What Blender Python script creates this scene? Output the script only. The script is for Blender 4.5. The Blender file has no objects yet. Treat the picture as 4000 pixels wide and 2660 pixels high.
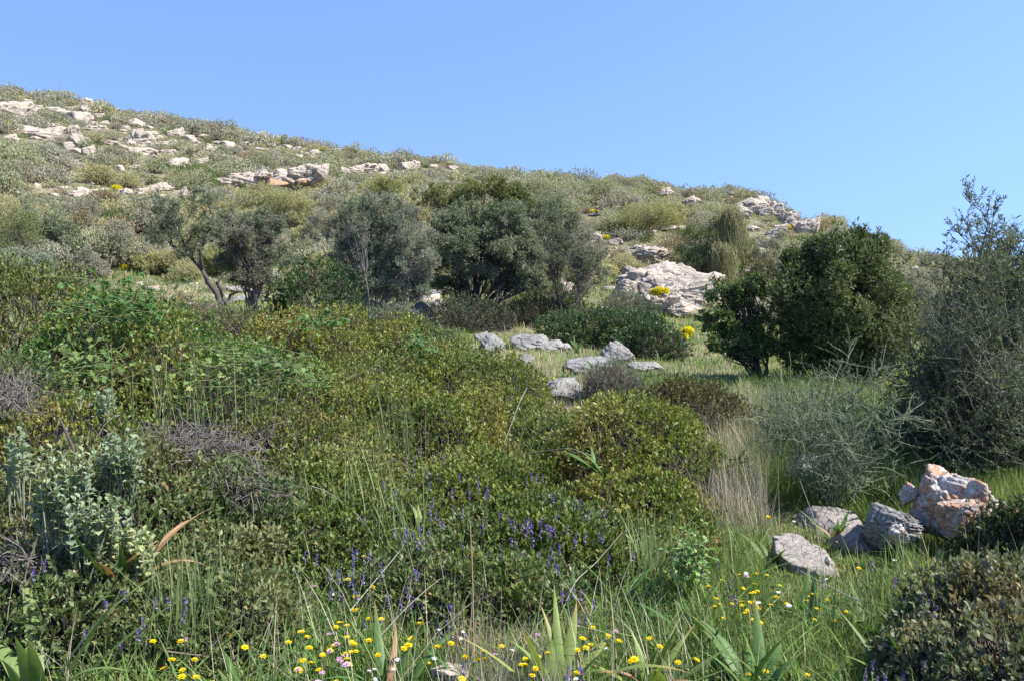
import bpy, bmesh, math
import numpy as np
from mathutils import Vector

# ------------------------------------------------------------------ camera, world, sun, exposure
sc = bpy.context.scene
F = 788.0; PITCH = math.radians(-5.0); CAMZ = 1.6
cam_d = bpy.data.cameras.new('camera'); cam = bpy.data.objects.new('camera', cam_d)
sc.collection.objects.link(cam); sc.camera = cam
cam_d.sensor_width = 36; cam_d.lens = 36*F/1024; cam_d.clip_start = 0.05; cam_d.clip_end = 6000
cam.location = (0, 0, CAMZ); cam.rotation_euler = (math.radians(90)+PITCH, 0, 0)

SUN_EL, SUN_AZ = math.radians(50), math.radians(102)     # azimuth clockwise from the view direction
world = bpy.data.worlds.new('World'); sc.world = world; world.use_nodes = True
wn = world.node_tree; bg = wn.nodes['Background']
sky = wn.nodes.new('ShaderNodeTexSky'); sky.sky_type = 'NISHITA'; sky.sun_disc = False
sky.sun_elevation = SUN_EL; sky.sun_rotation = SUN_AZ; sky.air_density = 1.0; sky.dust_density = 0.0; sky.ozone_density = 3.0
tcw = wn.nodes.new('ShaderNodeTexCoord'); mpw = wn.nodes.new('ShaderNodeMapping'); mpw.inputs['Scale'].default_value = (1, 1, .62); mpw.inputs['Location'].default_value = (0, 0, .30)
wn.links.new(tcw.outputs['Generated'], mpw.inputs['Vector']); wn.links.new(mpw.outputs[0], sky.inputs['Vector'])
hs = wn.nodes.new('ShaderNodeHueSaturation'); hs.inputs['Saturation'].default_value = 1.05; hs.inputs['Hue'].default_value = 0.505
wn.links.new(sky.outputs[0], hs.inputs['Color']); wn.links.new(hs.outputs[0], bg.inputs[0]); bg.inputs[1].default_value = 0.145
sun_d = bpy.data.lights.new('sun', 'SUN'); sun = bpy.data.objects.new('sun', sun_d); sc.collection.objects.link(sun)
sun_d.energy = 5.0; sun_d.angle = math.radians(0.5); sun_d.color = (1, 0.955, 0.89)
sdir = Vector((math.sin(SUN_AZ)*math.cos(SUN_EL), math.cos(SUN_AZ)*math.cos(SUN_EL), math.sin(SUN_EL)))
sun.rotation_euler = sdir.to_track_quat('Z', 'Y').to_euler()
sc.view_settings.view_transform = 'Standard'; sc.view_settings.look = 'None'
sc.view_settings.gamma = 1; sc.view_settings.exposure = 1.05
sc.cycles.max_bounces = 6; sc.cycles.transparent_max_bounces = 4

# ------------------------------------------------------------------ noise
def _hash(ix, iy, iz, seed):
    h = (ix*374761393 + iy*668265263 + iz*2147483647 + seed*1274126177) & 0xffffffff
    h = ((h ^ (h >> 13))*1274126177) & 0xffffffff
    h = h ^ (h >> 16)
    return (h & 0xffff)/65535.0
def noise3(p, seed=0):
    p = np.asarray(p, float); i = np.floor(p).astype(np.int64); f = p-i; f = f*f*(3-2*f)
    r = 0
    for dx in (0, 1):
        wx = f[:, 0] if dx else 1-f[:, 0]
        for dy in (0, 1):
            wy = f[:, 1] if dy else 1-f[:, 1]
            for dz in (0, 1):
                wz = f[:, 2] if dz else 1-f[:, 2]
                r = r + wx*wy*wz*_hash(i[:, 0]+dx, i[:, 1]+dy, i[:, 2]+dz, seed)
    return r*2-1
def fbm(p, octs=3, seed=0):
    p = np.asarray(p, float); a, s, r = 1.0, 0.0, 0
    for o in range(octs):
        r = r + a*noise3(p*2**o, seed+o*17); s += a; a *= .5
    return r/s
def nrm(v): return v/np.maximum(np.linalg.norm(v, axis=-1, keepdims=True), 1e-9)

# ------------------------------------------------------------------ pixel rays and terrain
CP, SP = math.cos(PITCH), math.sin(PITCH)
def ray(u, v):
    x = (u-512)/F; y = (340-v)/F
    d = np.array([x, CP - y*SP, SP + y*CP]); return d
def W(u, v, d):                     # point on the pixel's ray at horizontal distance d
    r = ray(u, v); h = math.hypot(r[0], r[1]); return np.array([0, 0, CAMZ]) + r*(d/h)
def project(p):
    p = np.asarray(p, float)-np.array([0, 0, CAMZ])
    zc = p[..., 1]*CP + p[..., 2]*SP; yc = -p[..., 1]*SP + p[..., 2]*CP
    zc = np.where(zc < .01, .01, zc)
    return 512+F*p[..., 0]/zc, 340-F*yc/zc
#        u     z6    z10   z15   z22  ridge_v ridge_d
COLS = [(-500, .20, .45, .80, 1.4,  30, 150),
        (0,    .10, .28, .55, 1.1,  96, 125),
        (90,   .06, .20, .45, 1.0,  109, 115),
        (220,  .02, .12, .35, 0.9,  137, 100),
        (360,  .00, .05, .25, 0.7,  160, 92),
        (430,  .00, .02, .22, 0.6,  166, 90),
        (480,  .00, .00, .20, 0.5,  178, 84),
        (560,  .00, .00, .12, 0.4,  183, 80),
        (650,  .00, .00, .05, 0.25, 190, 74),
        (740,  .00, .00, .02, 0.2,  200, 62),
        (768,  .00, .00, .02, 0.2,  209, 60),
        (808,  .00, .00, .02, 0.15, 232, 58),
        (860,  .00, -.03, .00, 0.1, 252, 58),
        (920,  .00, -.05, -.05, 0.0, 272, 66),
        (1024, .00, -.08, -.1, -.1, 279, 90),
        (1500, .00, -.1, -.2, -.3,  284, 90)]
CAZ = np.array([math.atan((c[0]-512)/F) for c in COLS])
TAB = []
for c in COLS:
    r = ray(c[0], c[5]); t = r[2]/math.hypot(r[0], r[1]); rd = c[6]; zr = CAMZ+rd*t
    z22 = c[4]; m = lambda q: z22+(zr-z22)*q
    D = [0, 3, 6, 10, 15, 22, 22+(rd-22)*.5, rd*.93, rd, rd*1.1, rd*2, 4000]
    Z = [0, 0, c[1], c[2], c[3], z22, m(.52), m(.955), zr, zr-.4, zr-rd*.22, zr-rd*.4-60]
    TAB.append((D, Z))
def zt(x, y, detail=True):
    x = np.atleast_1d(np.asarray(x, float)); y = np.atleast_1d(np.asarray(y, float))
    d = np.hypot(x, y); az = np.clip(np.arctan2(x, y), CAZ[0], CAZ[-1])
    back = np.abs(np.arctan2(x, y)) > 1.2
    j = np.clip(np.searchsorted(CAZ, az)-1, 0, len(CAZ)-2); f = (az-CAZ[j])/(CAZ[j+1]-CAZ[j])
    z = np.zeros_like(d)
    for k in range(len(CAZ)):
        w = np.where(j == k, 1-f, np.where(j+1 == k, f, 0))
        s = w > 0
        if s.any(): z[s] += w[s]*np.interp(d[s], TAB[k][0], TAB[k][1])
    fade = np.clip((1.9-np.abs(np.arctan2(x, y)))/0.7, 0, 1); z = np.where(back, z*fade, z)
    if detail:
        q = np.stack([x, y, x*0], 1)
        z = z + .03*fbm(q*1.3, 2, 3)*np.clip(d/3, 0, 1) + np.clip((d-16)/20, 0, 1)*(.5*fbm(q*.11, 3, 9)+.16*fbm(q*.5, 2, 5)) * np.clip(1.5-d/150, 0.0, 1)
    return z
_ts = np.geomspace(1.2, 260, 1500)
def hit(u, v, h=0.0):               # where the pixel's ray meets the terrain raised by h
    r = ray(u, v); hh = math.hypot(r[0], r[1]); r = r/hh
    P = np.array([0, 0, CAMZ])+_ts[:, None]*r
    g = P[:, 2]-(zt(P[:, 0], P[:, 1])+h)
    k = np.where(g < 0)[0]
    if len(k) == 0 or k[0] == 0: 
        k0 = int(np.argmin(np.abs(g[_ts > 20])))+int((_ts <= 20).sum()); return P[k0]
    k = k[0]; a = g[k-1]/(g[k-1]-g[k]); return P[k-1]+(P[k]-P[k-1])*a
def C1(x, y): return .152*x, 76.8+.152*y
def C2(x, y): return 332.8+.152*x, 140.8+.152*y
def C3(x, y): return 665.6+.152*x, 166.4+.152*y
def C4(x, y): return .152*x, 256+.152*y
def C5(x, y): return .152*x, 442.9+.152*y
def C6(x, y): return 332.8+.152*x, 442.9+.152*y
def C7(x, y): return 665.6+.152*x, 442.9+.152*y
def C8(x, y): return 332.8+.152*x, 294.4+.152*y

# ------------------------------------------------------------------ mesh building
COL = sc.collection
class MB:
    def __init__(s): s.v = []; s.f = []; s.c = []; s.n = 0
    def add(s, v, f, c):
        v = np.asarray(v, np.float32).reshape(-1, 3)
        c = np.asarray(c, np.float32)
        if c.ndim == 1: c = np.tile(c, (len(v), 1))
        s.v.append(v); s.f.append(np.asarray(f, np.int64).reshape(-1, 4)+s.n); s.c.append(c); s.n += len(v)
    def mesh(s, name, mat, origin=(0, 0, 0), smooth=False):
        V = np.concatenate(s.v)-np.asarray(origin, np.float32); Fq = np.concatenate(s.f); C = np.concatenate(s.c)
        me = bpy.data.meshes.new(name); me.vertices.add(len(V)); me.vertices.foreach_set('co', V.ravel())
        me.loops.add(Fq.size); me.loops.foreach_set('vertex_index', Fq.ravel().astype(np.int32))
        me.polygons.add(len(Fq)); me.polygons.foreach_set('loop_start', (np.arange(len(Fq))*4).astype(np.int32))
        me.update(calc_edges=True)
        a = me.attributes.new('col', 'FLOAT_COLOR', 'POINT')
        a.data.foreach_set('color', np.concatenate([np.clip(C, 0, 1), np.ones((len(C), 1), np.float32)], 1).ravel().astype(np.float32))
        if smooth: me.polygons.foreach_set('use_smooth', np.ones(len(Fq), bool))
        me.materials.append(mat); return me
    def build(s, name, mat, parent=None, origin=(0, 0, 0), smooth=False):
        o = bpy.data.objects.new(name, s.mesh(name, mat, origin, smooth)); COL.objects.link(o)
        if parent is not None: o.parent = parent
        else: o.location = origin
        return o
def empty(name, loc):
    o = bpy.data.objects.new(name, None); COL.objects.link(o); o.location = tuple(float(q) for q in loc)
    o.empty_display_size = .1; return o
def tag(o, label=None, cat=None, group=None, kind=None):
    if label: o['label'] = label
    if cat: o['category'] = cat
    if group: o['group'] = group
    if kind: o['kind'] = kind
    return o
def copy_thing(o, name=None):
    c = o.copy(); COL.objects.link(c)
    for ch in list(o.children):
        d = ch.copy(); COL.objects.link(d); d.parent = c
    return c
def leaves(mb, P, D, Nn, L, Wd, col, fold=.15):
    P = np.asarray(P); n = len(P); L = np.broadcast_to(L, (n,))[:, None]; Wd = np.broadcast_to(Wd, (n,))[:, None]
    S = nrm(np.cross(D, Nn)); N2 = nrm(np.cross(S, D)); mid = P+D*L*.5
    V = np.stack([P, mid+S*Wd*.5+N2*Wd*fold, P+D*L, mid-S*Wd*.5+N2*Wd*fold], 1)
    f = np.arange(n*4).reshape(n, 4)
    mb.add(V, f, np.repeat(col, 4, axis=0))
def tubes(mb, P, R, sides, col):
    P = np.asarray(P, float); N, K, _ = P.shape; R = np.broadcast_to(R, (N, K))
    T = nrm(np.gradient(P, axis=1)); ref = np.where(np.abs(T[:, :1, 2:3]) > .9, np.array([1., 0, 0]), np.array([0, 0, 1.]))
    A = nrm(np.cross(T, np.broadcast_to(ref, T.shape))); B = np.cross(T, A)
    th = np.arange(sides)*2*math.pi/sides
    V = P[:, :, None]+R[:, :, None, None]*(A[:, :, None]*np.cos(th)[:, None]+B[:, :, None]*np.sin(th)[:, None])
    idx = np.arange(N*K*sides).reshape(N, K, sides); nx = np.roll(idx, -1, 2)
    f = np.stack([idx[:, :-1], nx[:, :-1], nx[:, 1:], idx[:, 1:]], -1)
    c = np.asarray(col, float)
    if c.ndim == 2: c = np.repeat(c, K*sides, axis=0)
    mb.add(V, f, c)
def curves(rng, S, E, K=5, bend=.15, sag=0.0):
    n = len(S); t = np.linspace(0, 1, K)[None, :, None]; L = np.linalg.norm(E-S, axis=1)[:, None, None]
    q1 = rng.normal(0, 1, (n, 1, 3)); q2 = rng.normal(0, 1, (n, 1, 3))
    P = S[:, None]*(1-t)+E[:, None]*t + L*bend*(q1*np.sin(math.pi*t)*.6+q2*np.sin(2*math.pi*t)*.3)
    P[:, :, 2:3] += L*sag*np.sin(math.pi*t); return P
def blades(mb, P, H, Wd, lean, curve, col, K=4, tipcol=None, side=None):
    n = len(P); t = np.linspace(0, 1, K); lean = np.asarray(lean)
    c = P[:, None]+np.stack([lean[:, 0:1]*(t*.35+t**2*curve[:, None])*H[:, None], lean[:, 1:2]*(t*.35+t**2*curve[:, None])*H[:, None],
                             H[:, None]*(t-.35*t**2*curve[:, None]*np.linalg.norm(lean, axis=1)[:, None])], -1)
    if side is None:
        a = np.arctan2(lean[:, 1], lean[:, 0])+math.pi/2; side = np.stack([np.cos(a), np.sin(a), a*0], 1)
    wd = Wd[:, None]*np.array([.75, 1, .7, .12][:K] if K == 4 else np.append(np.sin(np.linspace(.5, 2.6, K-1)), .1))[None]
    V = np.stack([c-side[:, None]*wd[..., None]*.5, c+side[:, None]*wd[..., None]*.5], 2)
    idx = np.arange(n*K*2).reshape(n, K, 2)
    f = np.stack([idx[:, :-1, 0], idx[:, :-1, 1], idx[:, 1:, 1], idx[:, 1:, 0]], -1)
    cc = np.repeat(col[:, None], K, 1)
    if tipcol is not None: cc = cc*(1-t[None, :, None]**3)+tipcol[:, None]*t[None, :, None]**3
    mb.add(V, f, np.repeat(cc.reshape(-1, 3), 2, axis=0))

# ------------------------------------------------------------------ materials
def mat(name):
    m = bpy.data.materials.new(name); m.use_nodes = True; nt = m.node_tree; return m, nt, nt.nodes['Principled BSDF'], nt.nodes['Material Output']
def leaf_mat(name, rough=.5, trans=.3, spec=.4, tint=(1, 1, 1)):
    m, nt, p, out = mat(name); a = nt.nodes.new('ShaderNodeAttribute'); a.attribute_name = 'col'
    tc = nt.nodes.new('ShaderNodeNewGeometry'); nz = nt.nodes.new('ShaderNodeTexNoise'); nz.inputs['Scale'].default_value = 40; nt.links.new(tc.outputs['Position'], nz.inputs['Vector'])
    mr = nt.nodes.new('ShaderNodeMapRange'); mr.inputs[3].default_value = .8; mr.inputs[4].default_value = 1.2; nt.links.new(nz.outputs['Fac'], mr.inputs[0])
    mx = nt.nodes.new('ShaderNodeVectorMath'); mx.operation = 'SCALE'; nt.links.new(a.outputs['Color'], mx.inputs[0]); nt.links.new(mr.outputs[0], mx.inputs['Scale'])
    nt.links.new(mx.outputs[0], p.inputs['Base Color']); p.inputs['Roughness'].default_value = rough; p.inputs['Specular IOR Level'].default_value = spec
    if trans > 0:
        tr = nt.nodes.new('ShaderNodeBsdfTranslucent'); t2 = nt.nodes.new('ShaderNodeVectorMath'); t2.operation = 'MULTIPLY'
        t2.inputs[1].default_value = (1.1, 1.15, .6); nt.links.new(mx.outputs[0], t2.inputs[0]); nt.links.new(t2.outputs[0], tr.inputs['Color'])
        ms = nt.nodes.new('ShaderNodeMixShader'); ms.inputs[0].default_value = trans
        nt.links.new(p.outputs[0], ms.inputs[1]); nt.links.new(tr.outputs[0], ms.inputs[2]); nt.links.new(ms.outputs[0], out.inputs[0])
    return m
M_LEAF = leaf_mat('glossy leaf', .5, .3, .32)
M_SOFT = leaf_mat('matte leaf', .7, .3, .2)
M_GRASS = leaf_mat('grass blade', .6, .4, .2)
M_DRY = leaf_mat('dry straw', .7, .25, .2)
M_PETAL = leaf_mat('petal', .6, .35, .2)
M_WOOD = leaf_mat('bark', .85, 0, .2)

def ground_mat():
    m, nt, p, out = mat('earth and gravel'); L = nt.links.new; N = nt.nodes.new
    g = N('ShaderNodeNewGeometry')
    def nz(s, d=6): n = N('ShaderNodeTexNoise'); n.inputs['Scale'].default_value = s; n.inputs['Detail'].default_value = d; L(g.outputs['Position'], n.inputs['Vector']); return n
    def ramp(src, stops):
        r = N('ShaderNodeValToRGB'); e = r.color_ramp.elements
        e[0].position, e[0].color = stops[0][0], (*stops[0][1], 1); e[1].position, e[1].color = stops[1][0], (*stops[1][1], 1)
        for s in stops[2:]: q = e.new(s[0]); q.color = (*s[1], 1)
        L(src, r.inputs[0]); return r
    a = ramp(nz(1.1).outputs['Fac'], [(.35, (.08, .09, .035)), (.6, (.18, .16, .09)), (.75, (.27, .22, .155))])
    b = ramp(nz(.35).outputs['Fac'], [(.40, (.13, .13, .06)), (.62, (.34, .285, .215))])
    mx = N('ShaderNodeMix'); mx.data_type = 'RGBA'; L(nz(.2).outputs['Fac'], mx.inputs[0]); L(a.outputs[0], mx.inputs[6]); L(b.outputs[0], mx.inputs[7])
    fine = ramp(nz(22).outputs['Fac'], [(.3, (.55, .55, .55)), (.7, (1.25, 1.25, 1.25))])
    mm = N('ShaderNodeMix'); mm.data_type = 'RGBA'; mm.blend_type = 'MULTIPLY'; mm.inputs[0].default_value = 1; L(mx.outputs[2], mm.inputs[6]); L(fine.outputs[0], mm.inputs[7])
    L(mm.outputs[2], p.inputs['Base Color']); p.inputs['Roughness'].default_value = .95; p.inputs['Specular IOR Level'].default_value = .1
    bp = N('ShaderNodeBump'); bp.inputs['Strength'].default_value = .6; bp.inputs['Distance'].default_value = .08; L(nz(9).outputs['Fac'], bp.inputs['Height']); L(bp.outputs[0], p.inputs['Normal'])
    return m
def rock_mat(name, base, dark, stain=None, scale=1.0, crack=.6, lichen=(.62, .60, .56)):
    m, nt, p, out = mat(name); L = nt.links.new; N = nt.nodes.new
    tc = N('ShaderNodeTexCoord'); g = N('ShaderNodeNewGeometry')
    def nz(s, d=8, r=.6): n = N('ShaderNodeTexNoise'); n.inputs['Scale'].default_value = s*scale; n.inputs['Detail'].default_value = d; n.inputs['Roughness'].default_value = r; L(g.outputs['Position'], n.inputs['Vector']); return n
    def ramp(src, stops):
        r = N('ShaderNodeValToRGB'); e = r.color_ramp.elements
        e[0].position, e[0].color = stops[0][0], (*stops[0][1], 1); e[1].position, e[1].color = stops[1][0], (*stops[1][1], 1)
        for s in stops[2:]: q = e.new(s[0]); q.color = (*s[1], 1)
        L(src, r.inputs[0]); return r
    def mix(f, a, b, mode='MIX'):
        x = N('ShaderNodeMix'); x.data_type = 'RGBA'; x.blend_type = mode
        if isinstance(f, float): x.inputs[0].default_value = f
        else: L(f, x.inputs[0])
        for s, i in ((a, 6), (b, 7)):
            if isinstance(s, tuple): x.inputs[i].default_value = (*s, 1)
            else: L(s, x.inputs[i])
        return x.outputs[2]
    c = mix(ramp(nz(1.6).outputs['Fac'], [(.36, (0, 0, 0)), (.62, (1, 1, 1))]).outputs[0], dark, base)
    if stain: c = mix(ramp(nz(2.1, 6, .65).outputs['Fac'], [(.47, (0, 0, 0)), (.56, (1, 1, 1))]).outputs[0], c, stain)
    c = mix(ramp(nz(7, 5, .7).outputs['Fac'], [(.56, (0, 0, 0)), (.68, (.75, .75, .75))]).outputs[0], c, lichen)
    c = mix(1.0, c, ramp(nz(25, 4, .7).outputs['Fac'], [(.3, (.62, .62, .62)), (.7, (1.2, 1.2, 1.2))]).outputs[0], 'MULTIPLY')
    wv = N('ShaderNodeMapping'); wv.inputs['Scale'].default_value = (1*scale, 1*scale, 2.6*scale); wv.inputs['Rotation'].default_value = (.3, .5, .2)
    wz = nz(1.2, 3); ad = N('ShaderNodeVectorMath'); ad.operation = 'ADD'; L(g.outputs['Position'], ad.inputs[0]); L(wz.outputs['Color'], ad.inputs[1]); L(ad.outputs[0], wv.inputs[0])
    vo = N('ShaderNodeTexVoronoi'); vo.feature = 'DISTANCE_TO_EDGE'; vo.inputs['Scale'].default_value = 1.7; L(wv.outputs[0], vo.inputs['Vector'])
    cr = ramp(vo.outputs['Distance'], [(.0, (.45, .41, .37)), (.022, (1, 1, 1))])
    c = mix(crack, c, cr.outputs[0], 'MULTIPLY')
    L(c, p.inputs['Base Color']); p.inputs['Roughness'].default_value = .9; p.inputs['Specular IOR Level'].default_value = .2
    b1 = N('ShaderNodeBump'); b1.inputs['Strength'].default_value = .7; b1.inputs['Distance'].default_value = .06/scale; L(nz(5, 10, .7).outputs['Fac'], b1.inputs['Height'])
    b2 = N('ShaderNodeBump'); b2.inputs['Strength'].default_value = .8; b2.inputs['Distance'].default_value = .05/scale; L(cr.outputs[0], b2.inputs['Height']); L(b1.outputs[0], b2.inputs['Normal'])
    L(b2.outputs[0], p.inputs['Normal']); return m
M_ROCK = rock_mat('pale limestone', (.52, .435, .35), (.36, .31, .26), None, .9, .7, (.52, .46, .385))
M_ROCK_O = rock_mat('orange cave limestone', (.50, .36, .25), (.50, .25, .12), None, .9)
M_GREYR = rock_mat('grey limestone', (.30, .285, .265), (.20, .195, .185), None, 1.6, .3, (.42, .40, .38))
M_SLAB = rock_mat('smooth grey slab', (.30, .265, .235), (.23, .205, .185), None, 2.2, .2, (.36, .34, .31))
M_ORANGE = rock_mat('rust stained limestone', (.58, .52, .47), (.42, .36, .325), (.44, .26, .17), 3.6, .5, (.72, .70, .67))

# ------------------------------------------------------------------ terrain sheet
def build_terrain():
    az = np.concatenate([np.linspace(-math.pi, -.8, 30)[:-1], np.linspace(-.8, .8, 420), np.linspace(.8, math.pi, 30)[1:]])
    rr = np.concatenate([[0.02], np.geomspace(.4, 3800, 380)])
    A, R = np.meshgrid(az, rr); x = (np.sin(A)*R).ravel(); y = (np.cos(A)*R).ravel(); z = zt(x, y)
    n, m_ = A.shape; idx = np.arange(n*m_).reshape(n, m_)
    f = np.stack([idx[:-1, :-1], idx[:-1, 1:], idx[1:, 1:], idx[1:, :-1]], -1)
    mb = MB(); mb.add(np.stack([x, y, z], 1), f, np.array([.1, .1, .1]))
    o = mb.build('ground', ground_mat(), smooth=True); o['kind'] = 'structure'
    o['label'] = 'earthy ground rising into a scrub covered limestone hillside'
build_terrain()

# ------------------------------------------------------------------ rocks
def rock_mesh(name, seed, material, sub=5, facets=16, rough=.10, strata=.05, sharp=.0):
    rng = np.random.default_rng(seed); bm = bmesh.new(); bmesh.ops.create_icosphere(bm, subdivisions=sub, radius=1)
    me = bpy.data.meshes.new(name); bm.to_mesh(me); bm.free()
    co = np.empty(len(me.vertices)*3); me.vertices.foreach_get('co', co); d = nrm(co.reshape(-1, 3))
    r = np.full(len(d), 1.35)
    for k in range(facets):
        n = nrm(rng.normal(0, 1, 3)*np.array([1, 1, .8])); h = rng.uniform(.62, 1.0); c = d@n
        r = np.minimum(r, np.where(c > .2, h/np.maximum(c, .2), 9))
    p = d*r[:, None]
    q = p+.35*np.stack([fbm(p*1.5, 2, seed+i*31) for i in range(3)], 1)
    r2 = rough*fbm(q*2.2, 4, seed+5) - rough*.9*np.clip(1-np.abs(fbm(q*1.6, 2, seed+8))*9, 0, 1) + strata*np.abs(((q[:, 2]*4+q[:, 0]*1.2) % 1)-.5)
    r2 += rough*.35*fbm(q*9, 3, seed+50) - rough*.5*np.clip(1-np.abs(noise3(q*3.3, seed+77))*8, 0, 1)
    p = p*(1+r2[:, None])
    p = p/np.abs(p).max(0)
    me.vertices.foreach_set('co', p.ravel()); me.update(); me.polygons.foreach_set('use_smooth', np.ones(len(me.polygons), bool))
    me.materials.append(material); return me
ROCKS = [rock_mesh('boulder', 100+i, M_ROCK, 5, 20+i*3, .17+.02*(i % 3), .10) for i in range(8)]
GROCKS = [rock_mesh('boulder', 200+i, M_GREYR, 5, 14+i*2, .12) for i in range(4)]
RECTS = []       # screen boxes of rocks kept free of scrub
PLACED = []      # (object, u, v, size, descriptor, category, group)
def put_rock(u, v, w, h, me, rng, d=None, desc='pale boulder', name='boulder', tilt=None, depth=.75, keep=True, sink=.35, group=None, label=None, rotz=None):
    base = hit(u, v+h*.5)
    d = math.hypot(base[0], base[1]) if d is None else d
    if name == 'boulder': w *= 1.16; h *= 1.06
    s = d/F; o = bpy.data.objects.new(name, me); COL.objects.link(o)
    base = W(u, v+h*.5, d)
    sz = h*s*.5*(1+sink)
    fw = nrm(np.array([base[0], base[1], 0])); c = base+fw*w*s*.5*depth; c[2] = base[2]+h*s*.5-sz*.5*sink*1.2
    c[2] = base[2]+h*s-sz
    o.location = c; o.scale = (w*s*.54, w*s*.5*depth, sz)
    az = -math.atan2(base[0], base[1])
    o.rotation_euler = (rng.uniform(-.1, .1), rng.uniform(-.14, .14) if tilt is None else tilt, az+(rng.uniform(-.3, .3) if rotz is None else rotz))
    if keep: RECTS.append((u-w*.5, v-h*.5, u+w*.5, v+h*.5, d))
    if label: tag(o, label, 'rock', group)
    else: PLACED.append((o, u, v, w*h, desc, 'rock', group or 'pale boulders scattered over the hillside'))
    return o
rng = np.random.default_rng(7)
R1 = [(60,215,190,100),(200,158,120,28),(300,215,170,44),(420,240,200,56),(520,268,120,74),(570,165,60,44),(560,215,56,54),(650,255,70,34),(130,330,60,34),
 (200,350,140,54),(300,372,150,64),(390,350,80,34),(485,345,62,56),(600,340,80,34),(665,340,64,36),(505,415,90,74),(440,460,60,54),(510,485,90,34),(580,490,60,54),
 (730,437,100,34),(810,455,36,24),(900,300,94,50),(930,405,140,84),(900,365,60,44),(915,485,176,48),(1060,440,120,34),(1090,490,90,28),(1150,370,90,52),
 (1240,400,94,34),(1340,385,90,32),(1380,470,74,38),(1180,567,136,66),(1330,550,64,34),(890,592,54,24),(790,595,44,28),(1500,435,96,34),(1610,440,70,28),
 (1790,450,54,34),(1950,470,54,34),(2070,490,66,28),(120,765,124,34),(540,755,92,54),(475,765,54,34),(510,782,74,28),(780,745,60,20),(835,752,54,36),
 (1050,725,136,46),(940,745,54,28),(1130,715,44,34),(1215,762,54,54),(240,720,40,34),(925,768,60,22),(480,1272,100,44),(60,400,60,30),(1700,470,50,20),(770,215,40,16),(100,190,120,26),(250,190,80,20),(460,205,90,24),(600,300,70,26),(350,320,60,24),(690,300,50,22),(820,330,50,20),(980,330,50,20),(1010,370,50,24),(330,420,50,24),(240,400,60,24),(860,430,50,30),(1000,520,50,20),(1280,430,60,20),(1430,430,50,18),(1900,460,40,18),(130,240,60,30)]
for (x, y, w, h) in R1:
    u, v = C1(x, y); put_rock(u, v, w*.165, h*.18, ROCKS[rng.integers(8)], rng)
BAND = [(1490,690,140,60),(1610,668,190,100),(1720,640,120,60),(1860,640,170,90),(1965,618,130,80),(2045,612,150,100),(2110,610,80,84),(1900,672,120,60),(2010,655,150,60)]
for (x, y, w, h) in BAND:
    u, v = C1(x, y); put_rock(u, v, w*.162, h*.165, ROCKS[rng.integers(8)], rng, d=46, desc='cracked pale block of the long rock band', group='blocks of the long rock band', depth=.9)
u, v = C1(1765, 668); put_rock(u, v, 24, 12, GROCKS[0], rng, d=46.4, label='grey block standing in for the shaded hollow of the long rock band')  # solid block; its darker grey stands in for the shade of a hollow
u, v = C1(1815, 690); put_rock(u, v, 18, 8, rock_mesh('boulder', 301, M_ROCK_O, 5), rng, d=45.5, label='orange stained block below the hollow of the rock band')
u, v = C1(1975, 680); put_rock(u, v, 9, 4, rock_mesh('boulder', 302, M_ROCK_O, 4), rng, d=45.5, label='small orange stained block under the right of the rock band')
R2 = [(70,190,74,44),(150,185,94,54),(240,172,114,60),(320,175,94,62),(480,160,94,54),(540,155,64,54),(660,165,74,28),(780,175,74,30),(2190,335,84,54),(2350,385,50,44),
 (2180,572,124,30),(2290,570,134,28),(1710,482,64,24),(1700,640,120,66),(1510,672,94,66),(1720,765,150,94),(1850,665,94,44),(2000,695,74,40),(1450,905,136,90),
 (1535,965,110,90),(1330,800,64,54),(1390,780,60,40),(1240,790,60,40),(1290,900,60,40),(1480,760,70,50)]
for (x, y, w, h) in R2:
    u, v = C2(x, y); put_rock(u, v, w*.165, h*.17, ROCKS[rng.integers(8)], rng)
R3 = [(560,240,170,74),(480,282,124,64),(625,232,100,64),(725,292,100,64),(790,350,94,64),(860,392,94,54),(930,402,96,80),(180,217,94,44),(705,442,84,40),(560,402,84,34),
 (80,402,164,30),(640,502,84,44),(540,690,94,60),(1620,682,64,30),(680,260,70,50),(590,280,90,40),(650,300,80,40),(830,330,60,50),(750,400,70,30),(500,320,80,30),(610,560,60,30),(430,175,30,16)]
for (x, y, w, h) in R3:
    u, v = C3(x, y); put_rock(u, v, w*.195, h*.23, ROCKS[rng.integers(8)], rng)
# the big pale outcrop
BIG = [(2210,985,560,330,23.8,-.08,'wide smooth sloping body of the big pale outcrop'),(2100,880,400,150,24.5,.0,'broad sloping top slab of the big pale outcrop'),(2110,745,220,84,30,.0,'rounded pale slab behind the big outcrop'),(1935,950,150,170,23.6,.1,'left shoulder block of the big pale outcrop'),
 (1955,848,90,64,26,-.3,'tilted wedge rock at the upper left of the big outcrop'),(2150,1045,230,210,22.4,.1,'front face block of the big pale outcrop'),(2330,1010,330,230,23.4,-.05,'wide right block of the big pale outcrop'),
 (2060,960,240,150,24,.1,'middle block under the top slab of the big outcrop'),(2440,930,200,110,25,.0,'right upper hump of the big pale outcrop'),(2300,1120,200,90,22.2,0,'low foot block at the base of the big outcrop')]
for i, (x, y, w, h, d, ti, lab) in enumerate(BIG):
    u, v = C2(x, y); put_rock(u, v, w*.17, h*.18, rock_mesh('boulder', 330+i, M_ROCK, 6, 20, .15, .10), rng, d=d, tilt=ti, label=lab, group='blocks of the big pale outcrop')
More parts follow.
